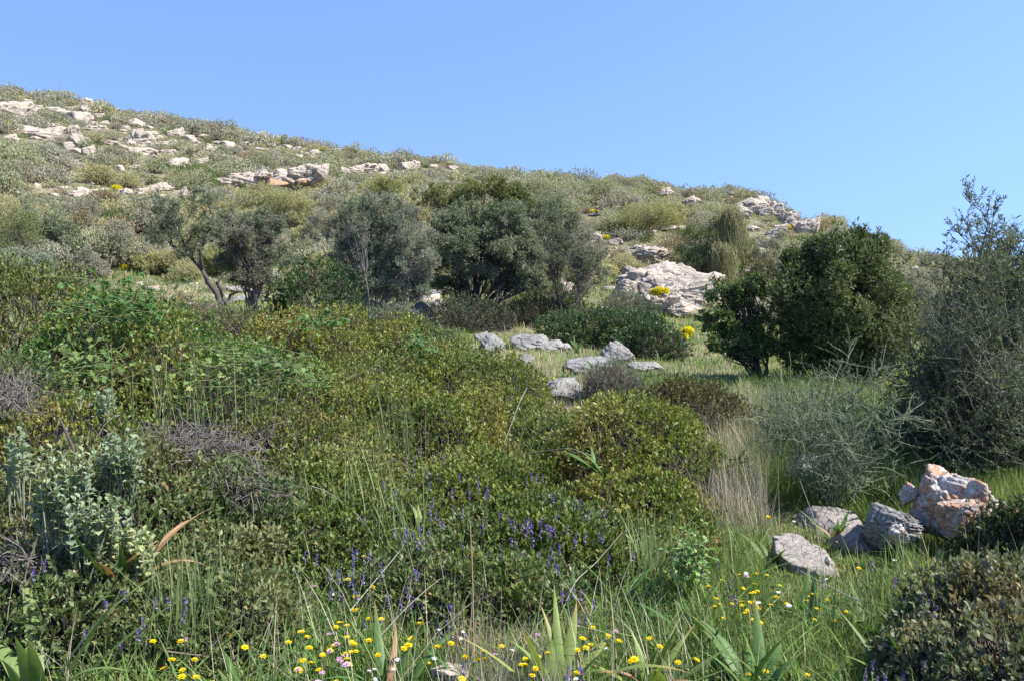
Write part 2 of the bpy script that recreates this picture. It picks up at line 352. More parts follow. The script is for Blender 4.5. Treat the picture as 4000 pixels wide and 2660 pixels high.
R8 = [(985,262,80,60),(1035,312,140,80),(1300,288,190,90),(1430,320,140,60),(1500,330,100,40),(1262,417,90,42),(1680,445,230,84),(1850,372,180,90),(2050,462,170,50),
 (1945,342,54,36),(1500,615,280,110),(1640,650,120,50),(570,110,150,90),(690,70,130,70),(430,60,80,40),(1760,480,90,40),(1900,420,60,30),(2180,385,50,20),(2300,390,60,22),(2230,600,50,20)]
for (x, y, w, h) in R8:
    u, v = C8(x, y); put_rock(u, v+h*.02, w*.19, h*.25, GROCKS[rng.integers(4)], rng, sink=.5, depth=1.0, desc='weathered grey rock', group='grey rocks in the clearing')
for (x, y, w, h) in [(1740,135,170,100),(1590,215,170,60),(1570,285,160,60),(1730,290,60,26)]:
    u, v = C4(x, y); put_rock(u, v, w*.155, h*.16, GROCKS[rng.integers(4)], rng, desc='smooth grey rock', group='grey rocks in the clearing')
u, v = C2(665, 992); put_rock(u, v, 17, 10, GROCKS[1], rng, desc='dark shaded rock')
# near rocks
def near(x, y, w, h, d, m_, seed, lab, tilt=0, rough=.1, depth=.8, strata=.05, sub=6, facets=16, rotz=0, sink=.35):
    u, v = C7(x, y); return put_rock(u, v, w*.155, h*.155, rock_mesh('rock', seed, m_, sub, facets, rough, strata), rng, d=d, name='rock', tilt=tilt, label=lab, depth=depth, rotz=rotz, sink=sink)
near(1110,660,560,330,4.95,M_SLAB,403,'smooth flat grey slab left of the orange stained rock',.1,.05,.9,.03,facets=9)
near(900,860,540,320,4.3,M_SLAB,405,'lower tilted grey slab in the flowery grass',.28,.05,.8,.03,facets=9)
near(850,705,220,130,4.6,M_SLAB,407,'small brown grey slab wedged between the two larger slabs',.0,.08,.8,.03)
near(1470,540,350,235,4.7,M_GREYR,409,'rough grey boulder with white crust beside the orange rock',.05,.16,.8,.06)
near(1850,428,660,310,4.75,M_ORANGE,412,'peaked white rock streaked with rusty orange',.04,.15,.75,.09,facets=11)
near(1960,500,300,190,4.6,M_ORANGE,413,'low right shoulder of the rusty orange rock',.2,.14,.7,.08,facets=13)
near(1600,320,110,110,4.9,M_ORANGE,414,'small orange knob left of the peaked rusty rock',-.1,.16,.7,.06,sub=5)
near(1230,700,330,220,4.75,M_SLAB,408,'dark edged slab joining the flat slab to the rough boulder',.1,.05,.9,.03,facets=10)
near(2130,425,180,110,5.3,M_GREYR,416,'grey rock half hidden right of the rusty orange rock',0,.1,.8,.05,sub=5)
near(970,205,330,170,5.9,M_GREYR,418,'grey boulder behind the thorny bush stems',0,.14,.8,.05)
near(1070,772,44,50,4.3,M_ORANGE,420,'fist sized white stone lying on the grey slabs',0,.1,.8,.05,sub=4)
near(1520,600,130,110,4.5,M_ORANGE,421,'small white crusted stone below the rough grey boulder',0,.2,.8,.05,sub=5)
u, v = C5(1820, 1165); put_rock(u, v, 21, 20, rock_mesh('rock', 430, M_GREYR, 5), rng, name='rock', label='pale grey stone half buried under the lentisk edge')
u, v = C5(1940, 1100); put_rock(u, v, 13, 14, rock_mesh('rock', 431, M_ROCK, 5), rng, name='rock', label='smaller whitish stone beside the half buried grey stone')
u, v = C6(780, 1545); put_rock(u, v, 44, 12, rock_mesh('rock', 432, M_ROCK, 5), rng, d=2.75, name='rock', label='flat whitish stone at the bottom edge among dry grass')

# ------------------------------------------------------------------ foliage
def pal(rng, P, cols, freq=1.5, jit=.22, seed=0, sharp=2.2):
    cols = np.asarray(cols, float); n = len(cols)
    t = np.clip((fbm(P*freq, 2, seed)*sharp*.5+.5), 0, .9999)
    t = np.clip(t+rng.normal(0, .12, len(P)), 0, .9999)*(n-1) if n > 1 else np.zeros(len(P))
    i = np.floor(t).astype(int); f = (t-i)[:, None]; i2 = np.minimum(i+1, n-1)
    c = cols[i]*(1-f)+cols[i2]*f
    return 1.25*c*rng.uniform(1-jit, 1+jit, (len(P), 1))*rng.uniform(.93, 1.07, (len(P), 3))
def cauliflower(rng, c, r, n, size, zmin=-.25):
    """small lobes spread over a big ellipsoid: returns centres and radii"""
    d = nrm(rng.normal(0, 1, (n*3, 3))); d = d[d[:, 2] > zmin][:n]
    s = size*rng.uniform(.6, 1.35, (len(d), 1)); rr = rng.uniform(.72, 1.0, (len(d), 1))
    r = np.asarray(r, float)
    return np.concatenate([np.asarray(c)+d*np.maximum(r-s*.7, .05)*rr, s*np.array([1.1, 1.1, .85])+s*0], 1)
def foliage(mb, rng, lobes, n, k, L, Wd, cols, up=.5, shell=.45, freq=1.5, seed=0, spread=(.3, 1.3), bump=.25, floor=None, cull=True, jit=.22, face=True, lrand=.35):
    lobes = np.asarray(lobes, float); C = lobes[:, :3]; R = lobes[:, 3:6]
    w = (R[:, 0]*R[:, 2]+R[:, 0]*R[:, 1]+R[:, 1]*R[:, 2]); w = w/w.sum()
    i = rng.choice(len(lobes), n, p=w); d = nrm(rng.normal(0, 1, (n, 3)))
    P = C[i]+d*R[i]*(1-shell*rng.uniform(0, 1, (n, 1))**1.4)
    P = P+nrm(d)*R[i]*(bump*fbm(P*(1.2/np.median(R)), 2, seed+11))[:, None]
    ok = np.ones(n, bool)
    if cull and len(lobes) > 1:
        step = 20000
        for a in range(0, n, step):
            q = P[a:a+step]; dd = np.full((len(q), len(lobes)), 9.)
            for j in range(len(lobes)):
                dd[:, j] = (((q-C[j])/R[j])**2).sum(1)
            dd[np.arange(len(q)), i[a:a+step]] = 9
            ok[a:a+step] = dd.min(1) > .33
    if floor is not None: ok &= P[:, 2] > zt(P[:, 0], P[:, 1], False)+floor
    if face:
        view = nrm(np.array([0, 0, CAMZ])-P); fc = (nrm(d/R[i])*view).sum(1)
        ok &= rng.uniform(0, 1, n) < np.clip(.75+fc*1.2, .3, 1)
    P = P[ok]; i = i[ok]; nd = nrm(d[ok]/R[i]); m = len(P)
    axis = nrm(nd*.7+np.array([0, 0, up])+rng.normal(0, .35, (m, 3)))
    col = pal(rng, P, cols, freq, jit*.6, seed)
    P = np.repeat(P, k, 0); ax = np.repeat(axis, k, 0); col = np.repeat(col, k, 0); m = len(P)
    perp = nrm(np.cross(ax, rng.normal(0, 1, (m, 3)))); th = rng.uniform(*spread, (m, 1))
    D = nrm(ax*np.cos(th)+perp*np.sin(th)); l = L*rng.uniform(1-lrand, 1+lrand, m)
    Pb = P+ax*(rng.uniform(-.6, .6, (m, 1))*L*1.2)
    col = col*rng.uniform(1-jit, 1+jit, (m, 1)); od = rng.uniform(0, 1, m) < .025; col[od] = np.array((.30, .20, .10))*rng.uniform(.6, 1.3, (od.sum(), 1))
    leaves(mb, Pb, D, nrm(ax+rng.normal(0, .5, (m, 3))), l, l/L*Wd, col)
    return P[::k], axis
def twigs_in(mb, rng, base, lobes, n, r0, r1, col, K=5, bend=.18, sides=4, inside=.9, jitb=.1):
    lobes = np.asarray(lobes); i = rng.integers(0, len(lobes), n); d = nrm(rng.normal(0, 1, (n, 3)))
    E = lobes[i, :3]+d*lobes[i, 3:6]*inside; S = np.asarray(base)+rng.normal(0, 1, (n, 3))*np.array([jitb, jitb, .02])
    P = curves(rng, S, E, K, bend); R = np.linspace(r0, r1, K)[None]*rng.uniform(.6, 1.2, (n, 1))
    tubes(mb, P, R, sides, np.asarray(col)*rng.uniform(.7, 1.25, (n, 1))); return P

FOOT = []   # footprints of big mounds (x, y, rx, ry)
LENT = [(.08, .115, .024), (.125, .155, .032), (.17, .185, .04), (.19, .17, .042)]
LENTB = [(.08, .11, .027), (.12, .14, .036), (.16, .145, .042)]
FRESH = [(.05, .11, .022), (.08, .15, .03), (.12, .18, .036), (.14, .165, .036)]
GREYL = [(.08, .115, .042), (.125, .155, .06), (.165, .175, .072)]
def mound(u, vtop, d, wpx, ry, cols, n, k, L, Wd, label, name='lentisk_shrub', cat='shrub', nl=34, lsize=None, base_z=None, seed=0, mat_=None, up=.6, stem=(.10, .08, .07), group=None, spread=(.15, 1.0), hscale=1.0):
    rng = np.random.default_rng(1000+seed); top = W(u, vtop, d); x, y = top[0], top[1]
    zb = float(zt(x, y)[0]); rx = wpx*d/F*.5; H = max(top[2]-zb, .15)*hscale
    c = np.array([x, y, zb+H*.12]); r = np.array([rx, ry, H*.88])
    ls = lsize or min(.5, max(.16, H*.5)); lobes = cauliflower(rng, c, r, nl, ls, -.1); ex = cauliflower(rng, c, r*np.array([1.05, 1.05, 1.08]), nl//2, ls*.45, .0); lobes = np.concatenate([lobes, ex])
    root = empty(name, (x, y, zb)); mb = MB()
    P, ax = foliage(mb, rng, lobes, n, k, L*1.15, Wd*1.2, cols, up=up, shell=.4, freq=2.2, seed=seed, floor=.0, spread=spread, bump=.4)
    mb.build('foliage', mat_ or M_LEAF, root, (x, y, zb))
    mw = MB(); twigs_in(mw, rng, (x, y, zb), lobes, 90, .011, .003, stem, jitb=rx*.35)
    sel = rng.choice(len(P), min(1400, len(P)), replace=False); Q = P[sel]
    S = Q-ax[sel]*.22-np.array([0, 0, .08])+rng.normal(0, .05, Q.shape); tubes(mw, curves(rng, S, Q, 3, .1), np.array([[.004, .003, .0015]]), 3, np.asarray(stem)*rng.uniform(.8, 1.6, (len(Q), 1)))
    mw.build('branches', M_WOOD, root, (x, y, zb))
    tag(root, label, cat, group); FOOT.append((x, y, rx, ry)); return root
G = 'lentisk shrubs merging into one low thicket'
mound(6, 256, 9.0, 170, 1.2, LENTB, 17000, 6, .034, .013, 'tall olive brown lentisk shrub at the far left edge', seed=1, group=G, lsize=.62, nl=22)
mound(122, 278, 8.2, 150, 1.0, FRESH, 14000, 6, .034, .014, 'bright green leafy shrub with a rounded top, left', name='green_shrub', seed=2, lsize=.5, nl=24)
mound(150, 318, 7.6, 150, .9, LENT, 10000, 6, .032, .012, 'olive lentisk shrub at the foot of the bright green shrub', seed=22, group=G, lsize=.42, nl=20)
mound(2, 338, 6.3, 150, .8, GREYL, 14000, 5, .026, .009, 'dark grey green fine leaved shrub at the left edge', seed=3, name='fine_leaved_shrub', lsize=.38, nl=22)
mound(300, 297, 9.0, 200, 1.2, LENT[1:], 15000, 6, .033, .012, 'olive lentisk shrub below the dark glossy bush', seed=4, group=G, lsize=.36, nl=24)
mound(395, 312, 9.3, 170, 1.2, LENT, 13000, 6, .033, .012, 'lentisk shrub whose crest slopes right below the grey olive', seed=5, group=G, lsize=.36, nl=24)
mound(470, 352, 8.3, 190, 1.2, LENT, 14000, 6, .031, .012, 'olive lentisk shrub beside the grey rocks of the clearing', seed=6, group=G, lsize=.36, nl=24)
mound(240, 338, 7.2, 260, 1.1, FRESH[1:]+LENT[1:2], 17000, 6, .030, .013, 'light green creeper covered lentisk in the left middle', seed=7, group=G)
mound(410, 376, 6.7, 300, 1.2, LENT, 20000, 6, .028, .011, 'wide olive lentisk shrub in the centre of the thicket', seed=8, group=G, lsize=.36, nl=24)
mound(628, 386, 5.9, 195, .85, LENT, 21000, 6, .027, .0105, 'round lentisk mound at the right end of the thicket', seed=9, group=G, nl=30, lsize=.3)
mound(560, 415, 6.3, 130, .7, LENT, 9000, 6, .027, .0105, 'dark lentisk mound between central thicket and round mound', seed=25, group=G, lsize=.36, nl=24)
mound(690, 376, 7.8, 120, .7, [(.06, .07, .025), (.10, .085, .035)], 9000, 6, .028, .010, 'dark brownish low shrub right behind the round mound', seed=10, name='brown_shrub')
mound(275, 402, 5.8, 150, .6, LENTB+[(.19, .14, .045)], 10000, 6, .026, .010, 'rusty orange brown lentisk patch left of centre', seed=11, group=G)
mound(60, 398, 5.5, 230, .8, LENT, 14000, 6, .026, .010, 'olive lentisk shrub behind the silver leaved plant', seed=12, group=G)
mound(120, 452, 4.5, 330, .62, GREYL+[(.10, .105, .04)], 21000, 6, .027, .011, 'dark leaved lentisk in front at lower left', seed=13, group=G)
mound(215, 520, 4.0, 170, .5, GREYL, 11000, 6, .026, .011, 'shaded lentisk lobe behind the tall grass tuft', seed=26, group=G)
mound(60, 545, 3.75, 190, .4, GREYL, 9000, 6, .026, .011, 'low lentisk lobe at the lower left edge', seed=27, group=G)
mound(400, 438, 4.9, 290, .8, LENT[:3]+GREYL[2:], 22000, 6, .025, .0095, 'lentisk shrub in the centre foreground', seed=14, group=G)
mound(540, 505, 4.1, 260, .62, LENT[:2]+GREYL, 19000, 6, .024, .010, 'lentisk lobe sprinkled with purple vetch', seed=15, group=G)
mound(640, 470, 4.9, 160, .6, LENT, 12000, 6, .025, .010, 'front foot of the round lentisk mound', seed=28, group=G)
mound(40, 560, 3.9, 190, .34, GREYL, 9000, 6, .026, .011, 'front lentisk lobe at the left edge above the corner squill', seed=40, group=G)
mound(150, 572, 3.65, 160, .32, GREYL, 8500, 6, .026, .011, 'front lentisk lobe under the small silver leaved plant', seed=41, group=G)
mound(240, 575, 3.45, 120, .34, GREYL, 7000, 6, .026, .011, 'front lentisk lobe beside the half buried stones', seed=42, group=G)
mound(330, 500, 4.2, 150, .5, LENT[:2]+GREYL, 10000, 6, .025, .010, 'lentisk lobe left of the blue green grass clump', seed=43, group=G)
mound(495, 560, 3.45, 170, .34, LENT[:2]+GREYL, 10000, 6, .025, .010, 'lowest lentisk lobe in the vetch patch', seed=44, group=G)
mound(405, 545, 3.75, 120, .34, LENT[:2]+GREYL, 6500, 6, .025, .010, 'low lentisk lobe left of the vetch patch', seed=45, group=G)
mound(650, 520, 4.35, 120, .42, LENT, 9000, 6, .025, .010, 'lower front lobe of the round lentisk mound', seed=46, group=G)
mound(985, 385, 7.6, 150, .7, [(.05, .075, .035), (.08, .11, .055)], 11000, 5, .035, .011, 'dark leaf mass added as the shaded interior of the right edge olive scrub', seed=47, name='dark_shrub')  # added foliage, coloured dark to imitate the shade inside the olive scrub
mound(345, 355, 7.6, 200, 1.0, LENT, 12000, 6, .031, .012, 'lentisk shrub filling the thicket below its crest', seed=50, group=G)
mound(510, 400, 6.9, 170, .9, LENT, 11000, 6, .029, .011, 'lentisk shrub at the right shoulder of the thicket', seed=51, group=G)
mound(330, 425, 5.6, 190, .8, LENT+GREYL[2:], 12000, 6, .026, .010, 'lentisk shrub between rusty patch and central shrub', seed=52, group=G)
mound(480, 455, 5.2, 190, .7, LENT, 12000, 6, .025, .010, 'lentisk shrub left of the round mound', seed=53, group=G)
REDB = [(.09, .11, .055), (.13, .145, .08), (.155, .165, .095), (.165, .14, .08)]
mound(1025, 560, 3.7, 170, .42, REDB, 12000, 6, .024, .011, 'grey green reddish tipped shrub at the right edge', seed=16, name='red_tipped_shrub')
mound(985, 630, 3.3, 190, .33, REDB, 10000, 6, .024, .011, 'grey green shrub with red tips in the bottom right corner', seed=17, name='red_tipped_shrub', hscale=1)
mound(1040, 600, 3.1, 150, .3, REDB, 7000, 6, .024, .011, 'rightmost lobe of grey green shrub, partly outside the frame', seed=29, name='red_tipped_shrub')
mound(1040, 496, 4.6, 90, .5, [(.05, .07, .03), (.09, .10, .05)], 7000, 6, .024, .010, 'dark leafy bush behind the rusty rock at right edge', seed=18, name='dark_shrub')

# low dark shrubs in the middle distance
DARK = [(.04, .07, .03), (.06, .10, .04), (.085, .125, .05)]
mound(318, 250, 13.5, 92, .9, [(.022, .05, .016), (.035, .07, .02), (.06, .10, .03)], 13000, 5, .042, .02, 'dark glossy rounded bush above the lentisk crest', seed=30, name='dark_glossy_bush', nl=30)
mound(604, 305, 16, 150, 1.0, DARK, 13000, 5, .045, .02, 'low spreading dark green shrub in front of the pale outcrop', seed=31, name='spreading_shrub')
mound(650, 322, 14.5, 70, .7, DARK, 6000, 5, .045, .02, 'right end of the low dark spreading shrub', seed=32, name='spreading_shrub')
mound(548, 283, 20, 84, .9, [(.05, .08, .02), (.09, .12, .03)], 6000, 5, .045, .02, 'olive green shrub behind the low spreading shrub', seed=33, name='olive_green_shrub')
mound(468, 294, 17.5, 100, .9, [(.045, .065, .035), (.08, .09, .055)], 9000, 5, .04, .015, 'dull dark shrub under the central olive', seed=34, name='dull_shrub')
mound(535, 296, 19, 66, .7, [(.03, .045, .02), (.05, .07, .03)], 5000, 5, .04, .016, 'blackish shrub beneath the central olive crown', seed=35, name='dark_shrub')
mound(625, 288, 20, 36, .6, [(.11, .14, .09), (.16, .19, .13)], 3500, 5, .05, .009, 'grey green tuft against the left of the pale outcrop', seed=36, name='grey_tuft', mat_=M_SOFT)
mound(612, 358, 9.6, 55, .35, [(.10, .12, .10), (.15, .16, .13)], 5000, 5, .03, .005, 'blue grey wormwood tuft in the clearing', seed=37, name='wormwood_tuft', mat_=M_SOFT, up=1.4)
mound(205, 300, 14.5, 70, .7, [(.15, .15, .10), (.21, .20, .14)], 6000, 5, .035, .009, 'low grey shrub below the fork of the crooked olive', seed=55, name='grey_shrub', mat_=M_SOFT)
mound(245, 306, 13, 60, .6, [(.10, .13, .05), (.15, .17, .07)], 5000, 5, .035, .012, 'low green shrub at the foot of the rounded grey olive', seed=56, name='green_shrub', mat_=M_SOFT)
mound(95, 285, 14, 90, .8, [(.15, .16, .11), (.22, .22, .15)], 7000, 5, .035, .009, 'grey shrub rising behind the bright green shrub', seed=57, name='grey_shrub', mat_=M_SOFT)
mound(395, 302, 14.5, 70, .7, [(.13, .15, .10), (.19, .20, .14)], 6000, 5, .035, .009, 'grey green shrub below the twiggy grey olive', seed=58, name='grey_shrub', mat_=M_SOFT)
mound(430, 322, 12.5, 70, .6, [(.09, .12, .06), (.13, .155, .08)], 6000, 5, .035, .012, 'dull green shrub among grey rocks above the crest', seed=59, name='dull_shrub')
mound(175, 290, 12, 60, .7, [(.13, .12, .06), (.17, .14, .08)], 5000, 5, .035, .01, 'brown tinged low bush below the crooked olive', seed=38, name='brown_shrub', mat_=M_SOFT)

# ------------------------------------------------------------------ trees and taller bushes
OL = [(.085, .105, .07), (.12, .14, .095), (.18, .20, .14)]
def tree(name, label, cat, d, base_uv, lobes_px, cols, n, k, L, Wd, trunk=.06, limbs=3, twn=260, bark=(.13, .115, .10), seed=0, mat_=None, up=.4, shell=.8, stems=None, sub=None, freq=1.2, spread=(.2, 1.1), group=None, dz=.0, bump=.5):
    rng = np.random.default_rng(3000+seed); b = W(base_uv[0], base_uv[1], d); z0 = float(zt(b[0], b[1])[0]); b[2] = z0
    lobes = []
    for (u, v, ru, rv) in lobes_px:
        dd = d+rng.uniform(-.5, .5)*ru*d/F; c = W(u, v, dd); lobes.append([*c, ru*d/F, (ru+rv)*.5*d/F*.8, rv*d/F])
    lobes = np.array(lobes); lob2 = []
    for l in lobes:
        nn = sub or max(16, int(12+l[3]*16)); rag = 1.14 if name.startswith('olive') or sub is None else 1.0; lob2.append(cauliflower(rng, l[:3], l[3:6]*rag, nn, max(.08, l[3]*(.25 if rag > 1 else .30)), -.8))
        pd = nrm(rng.normal(0, 1, (6, 3))+np.array([0, 0, .5])); lob2.append(np.concatenate([l[:3]+pd*l[3:6]*rng.uniform(1.0, 1.18, (6, 1)), np.tile([[.055, .055, .11]], (6, 1))*d/15*rng.uniform(.7, 1.4, (6, 1))], 1))
    lob2 = np.concatenate(lob2)
    root = empty(name, b); mb = MB(); P, ax = foliage(mb, rng, lob2, n, k, L, Wd, cols, up=up, shell=shell, freq=freq, seed=seed, floor=.02, spread=spread, bump=bump)
    mb.build('crown', mat_ or M_SOFT, root, b)
    mw = MB(); bark = np.asarray(bark)
    if stems: # explicit limb polylines in pixels with depth offsets
        for pl, r0, r1 in stems:
            pts = np.array([W(u, v, d+dd) for (u, v, dd) in pl]); 
            t = np.linspace(0, len(pts)-1, 4*(len(pts)-1)+1); q = np.stack([np.interp(t, range(len(pts)), pts[:, j]) for j in range(3)], 1)
            if len(q) > 4: q[1:-1] = (q[:-2]+q[1:-1]*2+q[2:])/4
            q[1:-1] += rng.normal(0, r0*.35, q[1:-1].shape)
            tubes(mw, q[None], np.linspace(r0, r1, len(q))[None], 7, bark)
    for j, l in enumerate(lobes):
        for q in range(limbs):
            E = l[:3]+rng.normal(0, .25, 3)*l[3:6]; S = b+rng.normal(0, 1, 3)*np.array([trunk*.8, trunk*.8, 0]); S[2] -= .03
            cv = curves(rng, S[None], E[None], 9, .13); hm = S*.45+E*.55; hm[2] = S[2]*.62+E[2]*.38; tb = np.linspace(0, 1, 9)[:, None]; cv[0] = cv[0]*.6+.4*((1-tb)**2*S+2*tb*(1-tb)*(S*.75+hm*.25+np.array([0, 0, .3]))+tb**2*E)
            tubes(mw, cv, np.linspace(trunk*rng.uniform(.35, .65), trunk*.14, 9)[None], 7, bark*rng.uniform(.8, 1.2))
            m_ = max(6, twn//(limbs*len(lobes))); st = cv[0][rng.integers(4, 9, m_)]
            En = l[:3]+nrm(rng.normal(0, 1, (m_, 3)))*l[3:6]*rng.uniform(.5, 1.02, (m_, 1)); 
            c2 = curves(rng, st, En, 6, .12); tubes(mw, c2, np.linspace(trunk*.2, trunk*.05, 6)[None], 4, bark*rng.uniform(.8, 1.4, (m_, 1)))
            s3 = np.repeat(c2[:, 3], 4, 0); e3 = s3+nrm(rng.normal(0, 1, s3.shape)+np.array([0, 0, .5]))*l[3:6].mean()*.5
            tubes(mw, curves(rng, s3, e3, 4, .1), np.linspace(trunk*.09, trunk*.035, 4)[None], 3, bark*rng.uniform(.9, 1.6, (len(s3), 1)))
    mw.build('trunk', M_WOOD, root, b, smooth=True); tag(root, label, cat, group); return root
tree('olive_tree', 'crooked open crowned olive leaning left with dark forked trunk', 'tree', 17, (222, 305),
     [(167, 208, 13, 16), (180, 228, 20, 14), (203, 206, 13, 18), (210, 232, 12, 15), (157, 238, 9, 8), (190, 250, 13, 8)], OL, 5200, 5, .05, .013, trunk=.05, limbs=0, seed=1,
     bark=(.07, .065, .06), shell=1, stems=[([(222,305,0),(212,285,0),(202,270,.1),(188,255,.1),(172,244,0),(158,232,-.1),(150,224,0)], .055, .012), ([(188,255,.1),(182,238,0),(176,222,.1),(168,205,0)], .03, .008),
     ([(202,270,.1),(200,252,-.1),(206,235,0),(214,222,0),(206,200,.1)], .035, .008), ([(226,304,.1),(222,292,.1),(218,283,0),(222,276,0)], .05, .012), ([(224,302,.1),(232,294,.1),(238,292,0),(236,286,0)], .035, .008),
     ([(172,244,0),(166,228,0),(160,214,0)], .018, .006), ([(214,222,0),(205,215,.1),(202,205,0)], .02, .006), ([(195,262,.1),(188,246,.2),(192,232,.1)], .02, .006)])
tree('olive_tree', 'dense rounded grey olive just right of the crooked olive', 'tree', 18.5, (252, 290),
     [(235, 232, 22, 22), (258, 240, 24, 26), (248, 262, 28, 14), (270, 225, 14, 14), (262, 278, 24, 10), (240, 250, 18, 20)], [(.12, .145, .095), (.165, .185, .13), (.18, .165, .14)], 26000, 5, .048, .013, seed=2, bark=(.14, .12, .115), trunk=.045, shell=.9)
tree('olive_tree', 'tall grey twiggy olive with pale slanting trunk, left of centre', 'tree', 17.5, (368, 300),
     [(350, 225, 20, 20), (375, 215, 26, 24), (402, 232, 30, 26), (352, 258, 30, 24), (412, 262, 24, 16), (388, 262, 26, 16), (415, 278, 16, 10), (365, 280, 24, 12), (395, 285, 20, 10), (348, 282, 16, 12), (418, 292, 14, 8)], [(.14, .165, .12), (.195, .215, .17), (.205, .19, .175)], 34000, 5, .046, .012, seed=3,
     bark=(.15, .14, .135), trunk=.034, shell=1, limbs=2, twn=900, stems=[([(352,305,0),(378,290,.1),(395,275,.1),(410,262,0)], .05, .02), ([(352,305,0),(348,285,0),(346,262,0)], .04, .015)])
tree('olive_tree', 'broad dark green olive tree in the centre with upright trunk', 'tree', 18, (476, 296),
     [(445, 232, 20, 18), (470, 220, 24, 16), (500, 220, 28, 18), (515, 240, 20, 16), (480, 245, 34, 18), (455, 262, 18, 12), (505, 262, 20, 12), (530, 262, 16, 16), (480, 272, 20, 8), (515, 280, 22, 10), (450, 285, 16, 10), (535, 282, 14, 10)], [(.105, .14, .085), (.15, .18, .12), (.19, .21, .145)], 38000, 5, .045, .015, seed=4,
     bark=(.05, .045, .04), trunk=.06, limbs=1, twn=300, stems=[([(476,298,0),(475,285,0),(475,272,0),(470,255,0)], .07, .04), ([(490,300,.2),(505,285,.2),(515,270,0)], .06, .03)])
tree('olive_tree', 'yellowish green olive top rising behind the central olive', 'tree', 21, (470, 290),
     [(430, 198, 16, 12), (455, 195, 20, 14), (485, 190, 26, 12), (515, 200, 20, 12), (500, 212, 20, 10)], [(.10, .12, .04), (.15, .165, .065), (.19, .19, .08)], 10000, 5, .05, .02, seed=5, bark=(.1, .09, .07), trunk=.05, limbs=1, twn=120)
tree('olive_shrub', 'grey green loose shrub right of the central olive', 'shrub', 19, (566, 300),
     [(545, 240, 24, 26), (572, 262, 22, 20), (590, 272, 18, 16), (560, 222, 18, 14)], [(.12, .135, .095), (.17, .18, .125)], 11000, 5, .045, .012, seed=6, bark=(.12, .105, .1), trunk=.035, limbs=2)
tree('evergreen_tree', 'large dark rounded evergreen on the right against the sky', 'tree', 12, (835, 388),
     [(843, 300, 66, 62), (812, 292, 38, 42), (868, 300, 38, 48), (840, 350, 58, 34), (802, 338, 34, 34), (882, 345, 30, 30), (878, 246, 9, 12), (858, 238, 8, 9), (822, 246, 18, 9), (796, 258, 12, 9)],
     [(.075, .10, .045), (.105, .13, .056), (.14, .15, .066), (.165, .145, .07)], 70000, 5, .045, .014, seed=7, bark=(.06, .05, .04), trunk=.07, limbs=1, twn=400, mat_=M_LEAF, shell=.5, up=.6, bump=.25, sub=34)
tree('oak_bush', 'small open prickly oak on the left flank of the dark evergreen', 'tree', 11.8, (762, 385),
     [(725, 292, 20, 14), (748, 285, 18, 12), (715, 322, 16, 12), (742, 318, 24, 18), (730, 345, 22, 14), (756, 350, 22, 20)], [(.075, .12, .04), (.11, .155, .055)], 6000, 5, .038, .02, seed=8, bark=(.05, .045, .04), trunk=.04, limbs=2, twn=260, mat_=M_LEAF, shell=1)
tree('olive_shrub', 'yellow green bush with rounded top right of pale outcrop', 'shrub', 27, (712, 288),
     [(693, 245, 17, 20), (715, 238, 16, 20), (742, 248, 12, 16), (705, 262, 26, 14), (728, 225, 12, 12)], [(.13, .155, .075), (.19, .21, .10)], 12000, 5, .06, .015, seed=9, bark=(.1, .09, .07), trunk=.04)
# shrubs of the middle distance behind the lentisk, on the lower slope
MS = [(40,232,22,30,24,0,'big blue grey green shrub at left on the lower slope'),(62,246,20,20,22,0,'blue green shrub with dark hollow at left'),(12,240,30,24,21,1,'olive green shrub at the left edge above the thicket'),
 (22,262,26,12,17,2,'pale blue grey low shrub above the olive brown lentisk'),(110,245,20,24,25,3,'grey twiggy shrub left of the crooked olive'),(90,268,18,12,20,3,'grey feathery shrub above the bright green shrub'),
 (155,262,18,12,20,4,'yellow green broom below the crooked olive crown'),(258,205,26,18,27,4,'pale yellow green willow like shrub below the rock band'),(290,212,22,20,26,4,'bright yellow green feathery shrub beside the grey olive'),
 (305,240,16,14,24,4,'yellow green shrub between dense olive and grey olive'),(140,215,16,14,29,4,'yellow green shrub on the slope behind the crooked olive crown'),(385,190,18,12,30,4,'yellow green shrub topping the grey olive'),
 (545,205,24,14,30,0,'sage shrub above right of the central olive'),(590,250,18,16,24,3,'grey shrub left of the upper pale rocks'),
 (648,216,26,14,35,4,'tawny yellow green shrub above the big outcrop'),(575,240,14,20,25,3,'slender grey shrub right of the central olive'),(920,300,24,28,14,3,'grey feathery shrub right of the dark evergreen'),(955,312,28,28,12,3,'grey green shrub under the sky at right'),
 (770,262,18,26,17,3,'grey leafless shrub left behind the dark evergreen'),(325,262,20,12,19,1,'small olive shrub above the dark glossy bush'),(75,215,24,18,30,3,'round grey shrub upper left of the lower slope'),(500,290,14,10,17,1,'small olive shrub behind the low dark shrubs'),
 (322,235,18,22,21,3,'wispy grey shrub between the rounded olive and the twiggy olive'),(432,262,16,26,20,0,'sage shrub in the gap between twiggy and central olive'),(300,270,18,14,19,0,'sage shrub above the left shoulder of the dark glossy bush'),(545,268,16,22,21,3,'grey shrub tucked against the right of the central olive'),(215,262,20,12,22,4,'yellow green shrub behind the trunk of the crooked olive'),(60,285,26,12,16,0,'sage shrub peeping over the bright green shrub')]
MP = [[(.16,.185,.125),(.23,.25,.165)], [(.13,.155,.065),(.19,.205,.09)], [(.18,.21,.16),(.25,.28,.21)], [(.20,.195,.16),(.27,.26,.205),(.24,.22,.19)], [(.23,.24,.10),(.33,.32,.15),(.29,.27,.14)]]
